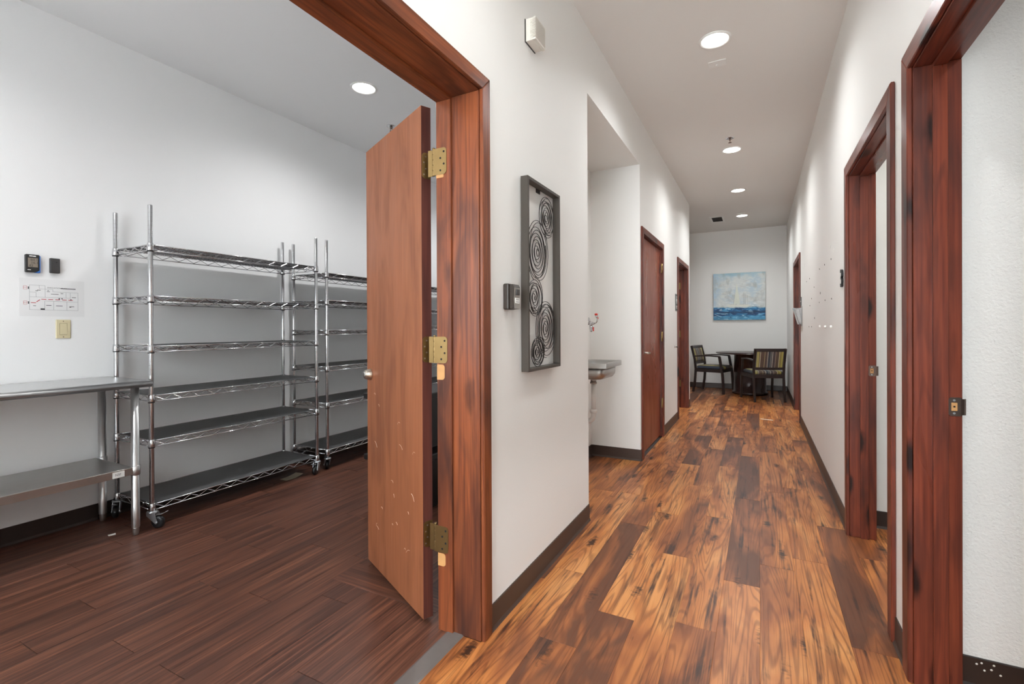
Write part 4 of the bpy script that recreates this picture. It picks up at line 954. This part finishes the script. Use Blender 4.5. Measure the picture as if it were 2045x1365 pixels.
pm = NT('oil_paint'); at = pm.n('ShaderNodeAttribute', attribute_name='paint'); pm.bump(pm.noise(pm.coord(), 160, 3), 0.3, 0.002); pm.done(at.outputs['Color'], 0.5)
me.materials.append(MATS['oil_paint'])
inst('canvas', me, t)

# round table with drum base
tx, tyy = -0.15, 9.49
t = empty('round_table', (tx, tyy, 0), 'dark brown round table with a drum base at the hall end', 'table')
MB().lathe([(0.0, 0.712), (0.46, 0.712), (0.545, 0.718), (0.556, 0.726), (0.552, 0.736), (0.0, 0.736)], (tx, tyy, 0), 'Z', 56).part('tabletop', 'table_veneer', t)
MB().lathe([(0.285, 0.004), (0.285, 0.05), (0.262, 0.055), (0.250, 0.70), (0.29, 0.712)], (tx, tyy, 0), 'Z', 40).part('drum_base', 'table_veneer', t)
MB().lathe([(0.27, 0.0), (0.27, 0.006)], (tx, tyy, 0), 'Z', 40).part('glide_ring', 'brushed_steel', t)

# striped armchairs
def armchair(loc, rz, label):
    t = empty('armchair', loc, label, 'chair', 'striped armchairs at the round table', rz=rz)
    w = 0.225
    for s in (-1, 1):
        MB().bar([(s * w, -0.275, 0.0), (s * w, -0.238, 0.20), (s * w, -0.222, 0.42), (s * w, -0.240, 0.60), (s * w, -0.300, 0.845)], 0.030, 0.040, (1, 0, 0)).part('back_leg', 'espresso', t, local=True)
        MB().bar([(s * (w + 0.022), 0.285, 0.0), (s * (w + 0.020), 0.262, 0.35), (s * (w + 0.018), 0.210, 0.655)], 0.030, 0.042, (1, 0, 0)).part('front_leg', 'espresso', t, local=True)
        MB().bar([(s * (w + 0.018), 0.222, 0.662), (s * (w + 0.018), 0.05, 0.672), (s * (w + 0.010), -0.10, 0.668), (s * w, -0.252, 0.655)], 0.048, 0.022, (1, 0, 0)).part('armrest', 'espresso', t, local=True)
        MB().bar([(s * w, -0.22, 0.405), (s * (w + 0.018), 0.255, 0.405)], 0.024, 0.062, (1, 0, 0)).part('seat_rail', 'espresso', t, local=True)
    MB().bar([(-w, 0.25, 0.405), (w, 0.25, 0.405)], 0.024, 0.062, (0, 1, 0)).part('seat_rail', 'espresso', t, local=True)
    MB().bar([(-w, -0.215, 0.405), (w, -0.215, 0.405)], 0.024, 0.062, (0, 1, 0)).part('seat_rail', 'espresso', t, local=True)
    def arc(z, y, bow, h):
        return MB().bar([(-w + w * 2 * k / 8, y - bow * (1 - (2 * k / 8 - 1) ** 2), z) for k in range(9)], 0.024, h, (0, 1, 0))
    arc(0.823, -0.288, 0.020, 0.050).part('top_rail', 'espresso', t, local=True)
    arc(0.530, -0.232, 0.016, 0.040).part('lower_rail', 'espresso', t, local=True)
    m = MB(); n = 12; rows = 6; fr, bk = [], []
    for j in range(rows + 1):
        z = 0.548 + (0.800 - 0.548) * j / rows; yb = -0.232 - (0.288 - 0.232) * j / rows
        for i in range(n + 1):
            u = i / n; x = -w + 0.018 + (2 * w - 0.036) * u; bow = 0.018 * (1 - (2 * u - 1) ** 2)
            pf = 0.016 * (math.sin(PI * u) ** 0.4) * (math.sin(PI * min(1, max(0, j / rows))) ** 0.4 if 0 < j < rows else 0)
            fr.append((x, yb - bow + 0.006 + pf, z)); bk.append((x, yb - bow - 0.010, z))
    F, B = m.verts(fr), m.verts(bk); q = n + 1
    for j in range(rows):
        for i in range(n):
            a = j * q + i
            m.bm.faces.new([F[a + q], F[a + q + 1], F[a + 1], F[a]]).smooth = True; m.bm.faces.new([B[a], B[a + 1], B[a + q + 1], B[a + q]])
    edge = [i for i in range(q)] + [j * q + n for j in range(1, rows + 1)] + [rows * q + i for i in range(n - 1, -1, -1)] + [j * q for j in range(rows - 1, 0, -1)]
    for k in range(len(edge)):
        a, b = edge[k], edge[(k + 1) % len(edge)]; m.bm.faces.new([F[a], F[b], B[b], B[a]])
    bmesh.ops.recalc_face_normals(m.bm, faces=m.bm.faces)
    m.part('back_cushion', 'stripe_fabric', t, 'striped upholstered back', local=True)
    m = MB(); rr = []
    for k, (ins, z) in enumerate(((0.02, 0.430), (0.0, 0.442), (-0.004, 0.462), (0.006, 0.480), (0.03, 0.490), (0.10, 0.498))):
        rr.append(ring(-0.222 + ins, 0.222 - ins, -0.215 + ins, 0.280 - ins, z, 0.05))
    skin(m, rr, True, True); bmesh.ops.recalc_face_normals(m.bm, faces=m.bm.faces)
    m.part('seat_cushion', 'stripe_fabric', t, 'striped upholstered seat', local=True)
armchair((-0.765, 9.535, 0), math.radians(-106), 'striped armchair seen from its side, left of the round table')
armchair((0.055, 8.80, 0), math.radians(20), 'striped armchair with its back to us, in front of the round table')
